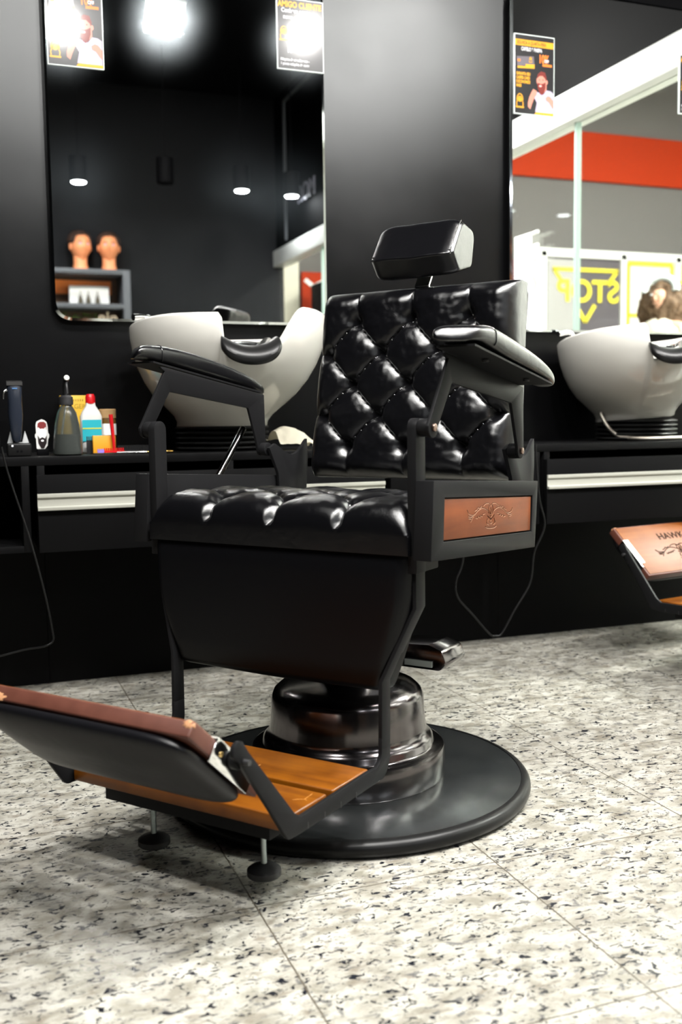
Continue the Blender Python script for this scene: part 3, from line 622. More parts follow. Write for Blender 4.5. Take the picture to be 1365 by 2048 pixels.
    for j, (z, hw) in enumerate(secs):
        row = []
        for i in range(nS + 1):
            u = -1 + 2 * i / nS; a = math.sin(u * PI / 2) if abs(u) > 0 else 0; x = hw * math.copysign(1 - (1 - abs(u)) ** 1.35, u)
            ex = min(1, (hw - abs(x)) / 0.022); ez = min(1, min((0.514 - z), (z - 0.268)) / 0.018)
            bulge = math.sqrt(max(0, 1 - (1 - ex) ** 2)) * math.sqrt(max(0, 1 - (1 - max(0, ez)) ** 2))
            sag = 0.004 * math.sin(PI * (z - 0.27) / 0.24)
            zz = z - (0.0015 * math.cos(x * 14) if j > 8 else 0)
            row.append(bm.verts.new((x, -0.222 - 0.026 * bulge - sag * bulge, zz)))
        rows.append(row)
    for a, b in zip(rows, rows[1:]):
        for i in range(nS): bm.faces.new((a[i], a[i + 1], b[i + 1], b[i]))
    rim = rows[0] + [r[-1] for r in rows[1:]] + list(reversed(rows[-1][:-1])) + [r[0] for r in reversed(rows[1:-1])]
    bk = [bm.verts.new((v.co.x, -0.205, v.co.z)) for v in rim]; n_ = len(rim)
    for i in range(n_): bm.faces.new((rim[i], rim[(i + 1) % n_], bk[(i + 1) % n_], bk[i]))
    bm.faces.new(bk); finish(bm, 'apron', LEATHER_S, root, smooth=60)
    # under-seat chassis
    box('seat_chassis', -0.262, 0.262, -0.205, 0.21, 0.485, 0.524, STEEL_B, root, bevel=0.002)
    box('lift_bracket', -0.13, 0.13, -0.12, 0.14, 0.42, 0.486, STEEL_B, root, bevel=0.003)
    # --- seat
    def seat3(s, t, h):
        k = max(0.0, 1 - (t + 0.252) / 0.045); q = s / 0.137; q = (q - round(q)) * 0.137
        return Vector((s, t + 0.011 * k ** 0.5 * (1 if k < 0.97 else 0) * math.exp(-(q / 0.007) ** 2), 0.541 - 0.058 * (t + 0.25) - 0.013 * math.exp(-((t + 0.235) / 0.05) ** 2) + h))
    seat, sh = tufted('seat', 0.270, -0.252, 0.195, seat3, 0.030, 0.137, 0.066, -0.198, -0.198, 0.132, 0.2055, 0.026, 0.018, 0.040, LEATHER, root)
    for j in range(6):
        y = -0.198 + j * 0.066
        for k in range(-2, 3):
            x = k * 0.137 if j % 2 == 0 else (k + 0.5) * 0.137
            if abs(x) > 0.21: continue
            p = seat3(x, y, sh(x, y)); bm = bmesh.new(); ellip_bm(bm, p + Vector((0, 0, 0.002)), (0.0065, 0.0065, 0.004), 14, 8); finish(bm, 'seat_button', LEATHER, seat, smooth=80)
    # --- backrest : t is height, displaced towards the sitter (-y)
    def back3(s, t, h): return Vector((s * (1 - 0.045 * (t - 0.6) / 0.4), 0.262 + 0.155 * (t - 0.585) - h, t + 0.10 * h))
    back, bh = tufted('backrest', 0.240, 0.587, 0.992, back3, 0.030, 0.138, 0.0668, 0.654, 0.654, 0.9212, 0.207, 0.022, 0.018, 0.036, LEATHER, root, n=170)
    for j in range(5):
        z = 0.654 + j * 0.0668
        for k in range(-2, 3):
            x = k * 0.138 if j % 2 == 0 else (k + 0.5) * 0.138
            if abs(x) > 0.21: continue
            p = back3(x, z, bh(x, z) + 0.002); bm = bmesh.new(); ellip_bm(bm, p, (0.0068, 0.0045, 0.0068), 14, 8); finish(bm, 'back_button', LEATHER, back, smooth=80)
    # back shell
    bm = bmesh.new(); prism_bm(bm, rounded([(0.283, 0.597), (0.348, 0.985), (0.372, 0.97), (0.312, 0.597)], 0.008), -0.225, 0.225); finish(bm, 'back_shell', LEATHER_S, root, bevel=0.004)
    # --- headrest
    hp = [(0.268, 1.050), (0.323, 1.131), (0.393, 1.112), (0.372, 1.030), (0.300, 1.011)]
    hp = rounded(hp, [0.007, 0.024, 0.022, 0.022, 0.016], 7)
    bm = bmesh.new(); rings = []; cen = Vector((0, 0.335, 1.066))
    for x, sc in [(0.098 * math.sin(R(q)), 0.80 + 0.23 * (1 - abs(math.sin(R(q))) ** 7) ** 0.5) for q in (-90, -86, -80, -72, -62, -50, -36, -20, 0, 20, 36, 50, 62, 72, 80, 86, 90)]:
        rings.append([bm.verts.new((x, cen.y + (a - cen.y) * sc + 0.003 * noise.noise(Vector((x * 34, b * 34, 4))), cen.z + (b - cen.z) * sc + 0.0035 * noise.noise(Vector((x * 24, a * 24, b * 24))))) for a, b in hp])
    n_ = len(hp)
    for a, b in zip(rings, rings[1:]):
        for k in range(n_): bm.faces.new((a[k], a[(k + 1) % n_], b[(k + 1) % n_], b[k]))
    bm.faces.new(rings[0]); bm.faces.new(list(reversed(rings[-1])))
    hr = finish(bm, 'headrest', LEATHER, root, smooth=50); hr.modifiers.new('s', 'SUBSURF').levels = 1; hr.modifiers['s'].render_levels = 2
    for off in (0.0, 0.0055):
        bm = bmesh.new()
        tube_bm(bm, [(x, 0.2705 - 0.0012 * (1 - abs(x) / 0.1) + off, 1.0508 + off * 1.45) for x in [-0.094 + 0.0188 * i for i in range(11)]], 0.0010, 6)
        tube_bm(bm, [(0.0935, 0.273 + 0.052 * (i / 6) ** 1.5, 1.052 + 0.074 * i / 6 - off * 0.3) for i in range(7)], 0.0010, 6)
        finish(bm, 'headrest_seam', LEATHER, hr, smooth=60)
    bm = bmesh.new(); path = [(0.345, 1.03), (0.335, 1.012), (0.325, 0.998), (0.330, 0.985), (0.345, 0.95)]
    pl = [(a, b) for a, b in path] + [(a + 0.006, b) for a, b in reversed(path)]
    prism_bm(bm, pl, -0.017, 0.017); finish(bm, 'headrest_strap', CHROME, root, bevel=0.0005)
    # --- recline lever on the far side
    cyl('recline_lever', (-0.327, -0.005, 0.565), (-0.327, 0.114, 0.699), 0.0072, mat('black_nickel_lever', (0.06, 0.06, 0.06), 0.15, 1.0), root, bevel=0.002)
    cyl('lever_boss', (-0.311, 0.0, 0.570), (-0.333, 0.0, 0.570), 0.014, STEEL_B, root, bevel=0.002)
    return root
chair = make_chair(); chair.location = (0.684, 1.807, 0); chair.rotation_euler = (0, 0, R(-52.4))
chair2 = copy_tree(chair); chair2.location = (2.10, 1.828, 0.0); chair2.rotation_euler = (0, 0, R(191.6))
tag(chair2, 'second barber chair, its footrest board of engraved orange wood under the right counter', 'barber chair')
for c in (chair, chair2): c['group'] = 'barber chairs at the styling stations'
# the second chair is pumped a little higher: everything above its column rises
for k in kids(chair2):
    if k.name.split('.')[0] not in ('base_plate', 'base_rim', 'pump_column', 'pump_pedal'): k.location.z += 0.047

# ================================================================== MIRRORS AND POSTERS
def rrect(x0, x1, z0, z1, r, n=8):
    return rounded([(x0, z0), (x1, z0), (x1, z1), (x0, z1)], r, n)
def mirror(x0, x1, z0, z1, lab):
    t = thing('wall_mirror', lab, 'mirror', (x0, WALL_Y, z0), 0, 'frameless mirrors over the counter')
    W_, H_ = x1 - x0, z1 - z0; y1 = -0.030; y0 = -0.035
    A = rrect(0, W_, 0, H_, 0.055, 10); B = rrect(0.007, W_ - 0.007, 0.007, H_ - 0.007, 0.05, 10)
    bm = bmesh.new(); prism_bm(bm, B, y0 - 0.0002, y1, 'y'); finish(bm, 'mirror_glass', MIRROR, t, smooth=0)
    bm = bmesh.new(); a = [bm.verts.new((p[0], y1, p[1])) for p in A]; b = [bm.verts.new((p[0], y0, p[1])) for p in B]; c = [bm.verts.new((p[0], y0 + 0.0025, p[1])) for p in A]; n_ = len(A)
    for i in range(n_):
        j = (i + 1) % n_; bm.faces.new((c[i], c[j], b[j], b[i])); bm.faces.new((a[i], a[j], c[j], c[i]))
    finish(bm, 'mirror_bevel', mat('bevel_glass', (0.75, 0.80, 0.80), 0.06, 1.0), t, smooth=60)
    bm = bmesh.new(); prism_bm(bm, rrect(0.012, W_ - 0.012, 0.012, H_ - 0.03, 0.05, 10), y1, -0.0005, 'y'); finish(bm, 'backing_board', LAM, t)
    return t
m1 = mirror(0.249, 1.034, 0.990, 2.062, 'frameless rounded mirror at left reflecting two orange mannequin heads')
m2 = mirror(1.652, 2.437, 0.985, 2.048, 'frameless mirror at right reflecting the red band and STOP shop window')
MF = WALL_Y - 0.0355

def poster_base(t, W_, H_):
    box('sleeve', 0, W_, -0.003, 0, 0, H_, SLEEVE, t, bevel=0.0008)
    e = 0.0025
    return box('sheet', e, W_ - e, -0.0034, -0.003, e, H_ - e, BLACK_P, t)
def pm(x, z, y=-0.0036): return Matrix.Translation((x, y, z)) @ Matrix.Rotation(PI / 2, 4, 'X')
def plate(name, poly, m, t, y=-0.0036): return prism(name, poly, y, -0.0034, m, t, axis='y', smooth=0)
def logo_bm(bm, cx, cz, s, y):
    def ring(P, w):
        for i in range(len(P) - 1):
            a = Vector(P[i]); b = Vector(P[i + 1]); n = Vector((-(b - a).y, (b - a).x)).normalized() * w
            vs = [bm.verts.new((cx + p.x * s, y, cz + p.y * s)) for p in (a - n, b - n, b + n, a + n)]; bm.faces.new(vs)
    P = [(-.5, -.75), (-.55, -.3), (-.42, 0), (-.5, .25), (-.42, .65), (-.2, .92), (0, 1), (.2, .92), (.42, .65), (.5, .25), (.42, 0), (.55, -.3), (.5, -.75)]
    ring([P[k] for k in range(13)], .07); ring([(-.36, .1), (-.3, .45), (0, .62), (.3, .45), (.36, .1)], .10)
    v = [bm.verts.new((cx + a * s, y, cz + b * s)) for a, b in ((-.33, -.02), (-.1, -.14), (.1, -.14), (.33, -.02), (.33, .3), (0, .46), (-.33, .3))]; bm.faces.new(v)
    v = [bm.verts.new((cx + a * s, y, cz + b * s)) for a, b in ((-.68, -1.0), (.68, -1.0), (.68, -.78), (-.68, -.78))]; bm.faces.new(v)
def man_picture(t, x0, W_, H_):
    # bearded man pointing, drawn with flat printed shapes; coordinates as fractions of the sheet
    def P(L): return [(x * W_, z * H_) for x, z in L]
    def el(cx, cz, rx, rz, a0=0, a1=360, n=20): return [(cx + rx * math.cos(R(a0 + (a1 - a0) * i / n)), cz + rz * math.sin(R(a0 + (a1 - a0) * i / n))) for i in range(n if a1 - a0 == 360 else n + 1)]
    plate('printed_shirt', P([(.52, .045), (.97, .035), (.97, .30), (.90, .325), (.80, .33), (.72, .27), (.62, .29), (.53, .30), (.50, .22), (.56, .16)]), LILAC_P, t, -0.0037)
    plate('printed_arm', P([(.34, .10), (.40, .07), (.44, .14), (.50, .22), (.56, .27), (.55, .31), (.47, .33), (.42, .28), (.37, .22), (.34, .15)]), SKIN_P, t, -0.0038)
    plate('printed_arm', P([(.78, .235), (.84, .26), (.90, .25), (.97, .20), (.97, .10), (.92, .13), (.86, .18), (.79, .20)]), SKIN_P, t, -0.0039)
    plate('printed_neck', P([(.70, .27), (.80, .33), (.80, .42), (.68, .40)]), SKIN_P, t, -0.0038)
    plate('printed_face', P(el(.665, .44, .115, .085)), SKIN_P, t, -0.0040)
    plate('printed_ear', P(el(.80, .43, .03, .028)), SKIN_P, t, -0.0041)
    plate('printed_hair', P([(.56, .46), (.58, .52), (.66, .56), (.76, .55), (.80, .48), (.78, .44), (.765, .47), (.70, .505), (.62, .50)]), BEARD_P, t, -0.0042)
    plate('printed_beard', P([(.565, .405), (.60, .41), (.66, .40), (.72, .41), (.775, .43), (.775, .36), (.74, .29), (.68, .262), (.63, .28), (.59, .33)]), BEARD_P, t, -0.0042)
    plate('printed_mouth', P(el(.645, .375, .035, .012)), mat('printed_pink', (0.75, 0.25, 0.22), 0.35, coat=0.5), t, -0.0044)
    plate('printed_eye', P(el(.62, .45, .014, .006)), BEARD_P, t, -0.0044); plate('printed_eye', P(el(.71, .455, .014, .006)), BEARD_P, t, -0.0044)
def poster_man(x, z, W_, H_, lab):
    t = thing('promo_poster', lab, 'poster', (x, MF, z)); s = poster_base(t, W_, H_); k = H_
    plate('yellow_banner', [(0.02 * W_, .855 * H_), (.97 * W_, .855 * H_), (.97 * W_, .93 * H_), (.02 * W_, .93 * H_)], YELLOW_P, t)
    text('banner_text', 'SEGUNDA À QUARTA-FEIRA', 0.062 * k, pm(.06 * W_, .872 * H_, -0.0038), BLACK_P, t, width=0.60 * W_ / 0.144 * 0.2407 / k * 0.92, extrude=0.0001, bold=0.0002)
    text('headline_text', 'CABELO & BARBA', 0.062 * k, pm(.17 * W_, .795 * H_, -0.0037), WHITE_P, t, width=0.62, extrude=0.0001, bold=0.0007)
    text('discount_text', '10%', 0.145 * k, pm(.60 * W_, .665 * H_, -0.0037), ORANGE_P, t, width=0.62, extrude=0.0001, bold=0.0012)
    text('off_text', 'OFF', 0.05 * k, pm(.74 * W_, .675 * H_, -0.0041), WHITE_P, t, width=0.75, extrude=0.0001, bold=0.0006)
    plate('discount_bar', [(.70 * W_, .625 * H_), (.93 * W_, .625 * H_), (.93 * W_, .655 * H_), (.70 * W_, .655 * H_)], ORANGE_P, t)
    plate('printed_card', [(.07 * W_, .60 * H_), (.50 * W_, .62 * H_), (.48 * W_, .735 * H_), (.06 * W_, .715 * H_)], mat('printed_charcoal', (0.05, 0.04, 0.05), 0.4, coat=0.5), t)
    plate('card_bar', [(.08 * W_, .570 * H_), (.50 * W_, .585 * H_), (.50 * W_, .635 * H_), (.28 * W_, .630 * H_), (.28 * W_, .603 * H_), (.08 * W_, .598 * H_)], YELLOW_P, t, -0.0038)
    plate('card_chip', [(.08 * W_, .655 * H_), (.15 * W_, .655 * H_), (.15 * W_, .685 * H_), (.08 * W_, .685 * H_)], ORANGE_P, t, -0.0038)
    for i, L in enumerate(('GARANTA SEU', 'CASPER CARD', 'E ECONOMIZE', 'MAIS!')):
        text('offer_text', L, 0.050 * k, pm(.05 * W_, (.49 - .05 * i) * H_, -0.0038), YELLOW_P, t, width=0.62, extrude=0.0001, bold=0.0006)
    bm = bmesh.new(); logo_bm(bm, .14 * W_, .165 * H_, .088 * H_, -0.0038); logo_bm(bm, .40 * W_, .69 * H_, .035 * H_, -0.0040); finish(bm, 'bearded_logo', YELLOW_P, t, smooth=0)
    plate('yellow_corner', [(.50 * W_, .012 * H_), (.985 * W_, .012 * H_), (.985 * W_, .042 * H_), (.54 * W_, .042 * H_)], YELLOW_P, t, -0.0042)
    man_picture(t, 0, W_, H_)
    return t
def poster_text(x, z, W_, H_, lab):
    t = thing('promo_poster', lab, 'poster', (x, MF, z)); poster_base(t, W_, H_); k = H_
    text('title_text', 'AMIGO CLIENTE', 0.112 * k, pm(.03 * W_, .875 * H_, -0.0037), YELLOW_P, t, width=0.80, extrude=0.0001, bold=0.0009)
    for i, L in enumerate(('Conheça nosso', 'novo serviço')):
        text('subtitle_text', L, 0.082 * k, pm((.10 + .04 * i) * W_, (.80 - .09 * i) * H_, -0.0037), WHITE_P, t, width=0.86, extrude=0.0001, bold=0.0006)
    bm = bmesh.new(); logo_bm(bm, .15 * W_, .50 * H_, .10 * H_, -0.0038); finish(bm, 'bearded_logo', YELLOW_P, t, smooth=0)
    for i, L in enumerate(('Máquina de atendimento -', '1 ponto máquina de corte')):
        text('footer_text', L, 0.052 * k, pm(.07 * W_, (.125 - .06 * i) * H_, -0.0037), WHITE_P, t, width=0.80, extrude=0.0001, bold=0.0004)
    text('price_text', 'R$', 0.12 * k, pm(.22 * W_, .24 * H_, -0.0037), WHITE_P, t, width=0.8, extrude=0.0001, bold=0.0006)
    return t
poster_man(0.2585, 1.656, 0.147, 0.245, 'black and yellow poster of a bearded man at top left of the left mirror')
poster_man(1.662, 1.656, 0.145, 0.242, 'black and yellow poster of a bearded man on the left edge of the right mirror')
p2 = poster_text(0.892, 1.711, 0.141, 0.197, 'black AMIGO CLIENTE poster at top right of the left mirror')
poster_text(2.288, 1.711, 0.141, 0.190, 'black AMIGO CLIENTE poster on the right mirror, cut by the picture edge')

# ================================================================== COUNTER
wt = tag(box('worktop', -1.3, FRONT_X - 0.005, YC, WALL_Y - 0.001, 0.613, 0.634, LAM, bevel=0.0015), 'long continuous black worktop below the mirrors', 'worktop')
def cabinet(x0, w_, lab, drawer=True):
    t = thing('counter_cabinet', lab, 'cabinet', (x0, YC, 0.405), 0, 'black cabinets under the worktop')
    d = WALL_Y - YC - 0.002; h = 0.2075
    bm = bmesh.new()
    box_bm(bm, 0, 0.018, 0.001, d, 0, h); box_bm(bm, w_ - 0.018, w_, 0.001, d, 0, h); box_bm(bm, 0.018, w_ - 0.018, 0.001, d, 0, 0.016); box_bm(bm, 0.018, w_ - 0.018, d - 0.01, d, 0.016, h)
    if drawer: box_bm(bm, w_ * 0.52 if w_ > .8 else w_ - 0.05, (w_ * 0.52 if w_ > .8 else w_ - 0.05) + 0.016, 0.001, d - 0.01, 0.016, h)
    finish(bm, 'carcass', LAM, t, bevel=0.0006)
    if drawer:
        dr = box('drawer', -0.002, w_ - 0.004, -0.019, 0.0005, 0.0, 0.186, LAM, t, bevel=0.0006)
        bm = bmesh.new(); prof = [(-0.0195, 0.1015), (-0.030, 0.1015), (-0.031, 0.109), (-0.0215, 0.1105), (-0.0215, 0.130), (-0.026, 0.1325), (-0.026, 0.1415), (-0.0195, 0.1415)]
        prism_bm(bm, [(a, b) for a, b in prof], -0.0025, w_ - 0.0045, 'x'); finish(bm, 'handle_strip', ALU, dr, bevel=0.0004)
    return t
cabinet(-0.62, 0.768, 'open-fronted black cabinet niche at far left, under the clipper', drawer=False)
cabinet(0.166, 0.90, 'black drawer cabinet with a pale handle strip, behind the near barber chair')
cabinet(1.569, 0.98, 'black drawer cabinet with a pale handle strip, under the right basin')
cb = cabinet(1.085, 0.465, 'narrow black cabinet between the two drawer cabinets', drawer=False)
box('cover_panel', 0.0, 0.465, -0.006, 0.0, 0.0, 0.2075, LAM, cb, bevel=0.0006)
# keyhole plate on the right handle
k = [o for o in bpy.data.objects if o.name.startswith('handle_strip')][-1]
text('strip_lettering', 'L', 0.020, Matrix.Translation((0.478, -0.0222, 0.113)) @ Matrix.Rotation(PI / 2, 4, 'X'), BLACK, k, extrude=0.0002)

# ================================================================== SHAMPOO BASINS
def basin(cx, lab, hose, rot=0):
    t = thing('shampoo_basin', lab, 'basin', (cx, 2.62, 0.634), 0, 'white shampoo basins on the worktop')
    z0 = 0.634
    prof = [(0.118, 0.696), (0.124, 0.700), (0.124, 0.712), (0.133, 0.727), (0.160, 0.752), (0.192, 0.782), (0.217, 0.815), (0.236, 0.850), (0.249, 0.885), (0.256, 0.915), (0.258, 0.94)]
    NB = 180; nd = R(-4 + rot)
    def rimh(dl):
        a = abs(dl); sm = lambda q: max(0, min(1, q)) ** 2 * (3 - 2 * max(0, min(1, q))); lo = 0.862
        pk = 0.985 if dl > 0 else 0.966
        if dl > 0: up = sm((a - R(9)) / R(29))
        else: up = sm((a - R(10.5)) / R(4.5))
        far = sm((a - R(40)) / R(100)); top = pk + (0.937 - pk) * far
        return lo + (top - lo) * up
    def pos(phi, r, z, flat=1):
        off = 0.10 * max(0, (0.93 - z) / 0.23) ** 1.3     # neck sits further back than the bowl
        return Vector((r * math.sin(phi), -r * math.cos(phi) * 0.98 + off, z - z0))
    bm = bmesh.new(); outer = []; inner = []
    for i in range(NB):
        phi = 2 * PI * i / NB; dl = (phi - nd + PI) % (2 * PI) - PI; hz = rimh(dl); col = []
        for r, z in prof:
            zz = 0.696 + (z - 0.696) * (hz - 0.696) / (0.94 - 0.696); blend = min(1, max(0, (z - 0.70) / 0.24)) ** 1.4
            zz = z * (1 - blend) + zz * blend
            # slight inward pinch around the notch
            rr = r - 0.012 * math.exp(-(dl / R(26)) ** 2) * max(0, (z - 0.78) / 0.16)
            col.append((rr, zz))
        top = col[-1]; w_ = 0.007
        rim = [(top[0] - 0.001, top[1] + 0.004), (top[0] - 0.006, top[1] + 0.0075), (top[0] - 0.012, top[1] + 0.0065), (top[0] - 0.017, top[1] + 0.001)]
        inn = [(r - 0.018, max(z + 0.010, 0.74)) for r, z in reversed(col[4:-1])] + [(0.10, 0.752), (0.05, 0.747), (0.012, 0.745)]
        outer.append([bm.verts.new(pos(phi, r, z)) for r, z in col + rim + inn])
    n_ = len(outer[0])
    for i in range(NB):
        a, b = outer[i], outer[(i + 1) % NB]
        for k in range(n_ - 1): bm.faces.new((a[k], b[k], b[k + 1], a[k + 1]))
    bm.faces.new([c[0] for c in reversed(outer)]); bm.faces.new([c[-1] for c in outer])
    bw = finish(bm, 'bowl', CERAM, t, smooth=75)
    # bellows
    bp_ = []
    for k in range(5): z = 0.0005 + k * 0.0135; bp_ += [(0.112, z), (0.126, z + 0.004), (0.128, z + 0.007), (0.126, z + 0.0095), (0.112, z + 0.0130)]
    lathe('bellows', bp_, RUBBER_G, t, 64, Matrix.Translation((0, 0.100, 0)), smooth=50)
    # black gel neck rest hugging the notch
    bm = bmesh.new(); rings = []; NS = 24
    for i in range(NS + 1):
        u = -1 + 2 * i / NS; dl = u * R(16) + R(1.0); phi = nd + dl; zc = 0.880 + 0.030 * abs(u) ** 2.2 - z0; er = 0.240
        k_ = (1 - 0.35 * abs(u) ** 6); ring = []
        sec = [(0.052, -0.036), (0.060, -0.020), (0.046, 0.004), (0.024, 0.014), (0.0, 0.012), (-0.022, 0.002), (-0.030, -0.014), (-0.024, -0.010), (-0.002, 0.002), (0.020, 0.001), (0.034, -0.010), (0.040, -0.036)]
        for dr, dz in sec:
            rr = er + dr * k_; ring.append(bm.verts.new((rr * math.sin(phi), -rr * math.cos(phi), zc + dz * k_)))
        rings.append(ring)
    for a, b in zip(rings, rings[1:]):
        for k in range(12): bm.faces.new((a[k], a[(k + 1) % 12], b[(k + 1) % 12], b[k]))
    bm.faces.new(rings[0]); bm.faces.new(list(reversed(rings[-1])))
    nr = finish(bm, 'neck_rest', RUBBER_G, t, smooth=60); nr.modifiers.new('s', 'SUBSURF').levels = 1; nr.modifiers['s'].render_levels = 2
    # mixer tap on the back left rim, spray head in the bowl
    tp = lathe('mixer_tap', [(0.018, 0), (0.018, 0.018), (0.014, 0.026), (0.006, 0.030)], CHROME, t, 28, Matrix.Translation((-0.165, 0.135, 0.304)))
    tube('tap_lever', [(-0.165, 0.135, 0.330), (-0.180, 0.115, 0.352), (-0.205, 0.10, 0.356), (-0.235, 0.085, 0.353)], lambda s: 0.006 + 0.003 * s, CHROME, tp, 12)
    sp = tube('shower_head', [(0.02, 0.02, 0.28), (0.04, -0.05, 0.272), (0.05, -0.12, 0.262), (0.055, -0.17, 0.268)], lambda s: 0.010 + 0.008 * s, CHROME, t, 14)
    if hose:
        hs = tube('shower_hose', [(-0.085, 0.07, 0.135), (-0.135, 0.05, 0.10), (-0.125, 0.03, 0.05), (-0.085, 0.02, 0.014), (-0.03, -0.04, 0.008), (0.06, -0.05, 0.008), (0.13, -0.03, 0.008)], 0.0065, mat('dull_brass_hose', (0.45, 0.42, 0.36), 0.3, 1.0, bump=(800, 0.5, 1, 0.002)), t, 12)
    return t
basin(0.672, 'white ceramic shampoo basin behind the near chair armrest, before the left mirror', False)

basin(0.672 + 1.403, 'white ceramic shampoo basin at the right edge with a metal hose beneath', True, 0)
bs = [o for o in bpy.data.objects if o.name.startswith('shampoo_basin')][-1]
bs.location = (0.672 + 1.403 - 0.03 - 0.10 * math.sin(R(-14)) * -1 - 0.0, 2.62 + 0.10 * (1 - math.cos(R(14))), 0.634); bs.rotation_euler = (0, 0, R(-14))
bs.location.x -= 0.012
for k in kids(bs):
    if k.name.split('.')[0] in ('bowl', 'neck_rest', 'mixer_tap', 'shower_head'): k.rotation_euler = (R(-1.5), R(-4.5), 0); k.location.z += 0.006

# ================================================================== THINGS ON THE COUNTER
TOP = 0.634
t = thing('hair_clipper', 'black cordless hair clipper standing in its dock at far left of the worktop', 'hair clipper', (0.128, 2.62, TOP + 0.034))
bm = bmesh.new(); rings = []
for z, hx, hy in ((0.0, .007, .007), (0.006, .011, .010), (0.03, .0145, .013), (0.065, .0175, .015), (0.10, .0165, .015), (0.128, .0175, .013), (0.139, .0185, .010)):
    rings.append([bm.verts.new((hx * math.copysign(abs(math.cos(a)) ** .7, math.cos(a)), hy * math.copysign(abs(math.sin(a)) ** .7, math.sin(a)), z)) for a in [2 * PI * k / 20 for k in range(20)]])
for a, b in zip(rings, rings[1:]):
    for k in range(20): bm.faces.new((a[k], a[(k + 1) % 20], b[(k + 1) % 20], b[k]))
bm.faces.new(rings[0]); bm.faces.new(rings[-1]); finish(bm, 'body', BLUEISH, t, smooth=60)
boxes('blade', [(-0.0185, 0.0185, -0.012, 0.004, 0.139, 0.148)] + [(-0.0185 + i * 0.0026, -0.0172 + i * 0.0026, -0.012, -0.004, 0.148, 0.1505) for i in range(14)], mat('blade_steel', (0.2, 0.2, 0.2), 0.3, 1.0), t)
tube('taper_lever', [(-0.018, -0.005, 0.128), (-0.026, -0.006, 0.122), (-0.028, -0.006, 0.106)], 0.0035, CHROME, t)
box('light_strip', -0.006, 0.006, -0.0150, -0.0138, 0.130, 0.133, mat('blue_print', (0.05, 0.12, 0.25), 0.4), t)
t = thing('charging_dock', 'black charging dock holding the hair clipper', 'charger', (0.132, 2.605, TOP))
box('dock_base', -0.028, 0.028, -0.022, 0.035, 0.0, 0.032, RUBBER_G, t, bevel=0.004, seg=3)
prism('dock_wings', [(-0.026, 0.030), (0.026, 0.030), (0.017, 0.062), (0.010, 0.034), (-0.010, 0.034), (-0.017, 0.062)], 0.024, 0.030, mat('grey_dock', (0.35, 0.36, 0.36), 0.4), t, axis='y')
bm = bmesh.new(); ellip_bm(bm, (-0.016, -0.0215, 0.026), (0.002, 0.0015, 0.002)); finish(bm, 'status_light', mat('tiny_lit_led', (1, 1, 1), 0.5, emit=(0.9, 0.95, 1), estr=3), t)
boxes('socket', [(-0.007, -0.002, -0.0225, -0.0215, 0.010, 0.015), (0.002, 0.007, -0.0225, -0.0215, 0.010, 0.015)], BLACK, t)
# bearded head cut-out sign
t = thing('head_cutout', 'small white cut-out sign of a bearded head beside the clipper', 'ornament', (0.190, 2.63, TOP + 0.014))
outl = [(-.6, -1), (-.62, -.3), (-.72, -.2), (-.72, .0), (-.60, .1), (-.62, .7), (-.52, .92), (-.3, 1.0), (0, 1.08), (.3, 1.0), (.5, .86), (.58, .5), (.60, .1), (.72, .0), (.70, -.2), (.58, -.35), (.5, -.8), (.2, -1.05), (-.3, -1.05)]
prism('plate', [(a * .024, b * .035 + .038) for a, b in outl], 0, 0.003, WHITE, t, axis='y')
prism('hair_print', [(a * .024, b * .035 + .038) for a, b in ((-.48, .35), (-.4, .55), (0, .30), (.38, .55), (.46, .30), (.42, .78), (.2, .9), (-.2, .9), (-.42, .78))], -0.0006, 0, MAROON, t, axis='y')
prism('face_print', [(a * .024, b * .035 + .038) for a, b in ((-.42, .30), (0, .42), (.42, .30), (.40, -.1), (.2, -.25), (-.2, -.25), (-.40, -.1))], -0.0010, -0.0006, PAPERW, t, axis='y')
prism('beard_print', [(a * .024, b * .035 + .038) for a, b in ((-.46, -.05), (-.28, -.30), (0, -.18), (.28, -.30), (.46, -.05), (.42, -.6), (.15, -.98), (-.15, -.98), (-.42, -.6))], -0.0012, -0.0006, mat('ink_black', (0.01, 0.005, 0.006), 0.4), t, axis='y')
prism('mouth_print', [(a * .024, b * .035 + .038) for a, b in ((-.16, -.42), (0, -.36), (.16, -.42), (.1, -.50), (-.1, -.50))], -0.0016, -0.0012, PAPERW, t, axis='y')
box('foot', -0.014, 0.014, -0.008, 0.012, -0.014, 0.002, BLACK, t, bevel=0.001)
# spray bottle
t = thing('spray_bottle', 'conical see-through spray bottle with a black trigger head', 'bottle', (0.2480, 2.60, TOP))
lathe('bottle', [(0.030, 0.0), (0.0355, 0.003), (0.036, 0.010), (0.033, 0.045), (0.029, 0.080), (0.0235, 0.105), (0.0175, 0.116), (0.0135, 0.122), (0.0135, 0.130)], GLASSY, t, 40)
lathe('liquid', [(0.029, 0.003), (0.0335, 0.006), (0.0315, 0.040), (0.0300, 0.052)], LIQUID, t, 40)
lathe('collar', [(0.0165, 0.124), (0.0175, 0.128), (0.0165, 0.143), (0.012, 0.148)], RUBBER, t, 28)
tube('trigger_head', [(0, 0, 0.146), (0, 0.002, 0.168), (0.001, -0.004, 0.184), (0.001, -0.02, 0.190)], lambda s: 0.0075 - 0.001 * s, RUBBER_G, t, 14)
tube('trigger', [(0.001, -0.014, 0.183), (0.0, -0.026, 0.170), (0.001, -0.028, 0.152)], 0.0030, RUBBER, t)
lathe('nozzle', [(0.0065, 0), (0.0065, 0.008), (0.005, 0.010)], mat('clear_cap', (0.75, 0.75, 0.7), 0.2, coat=0.5), t, 16, Matrix.Translation((0.001, -0.018, 0.190)) @ Matrix.Rotation(R(90), 4, 'X'))
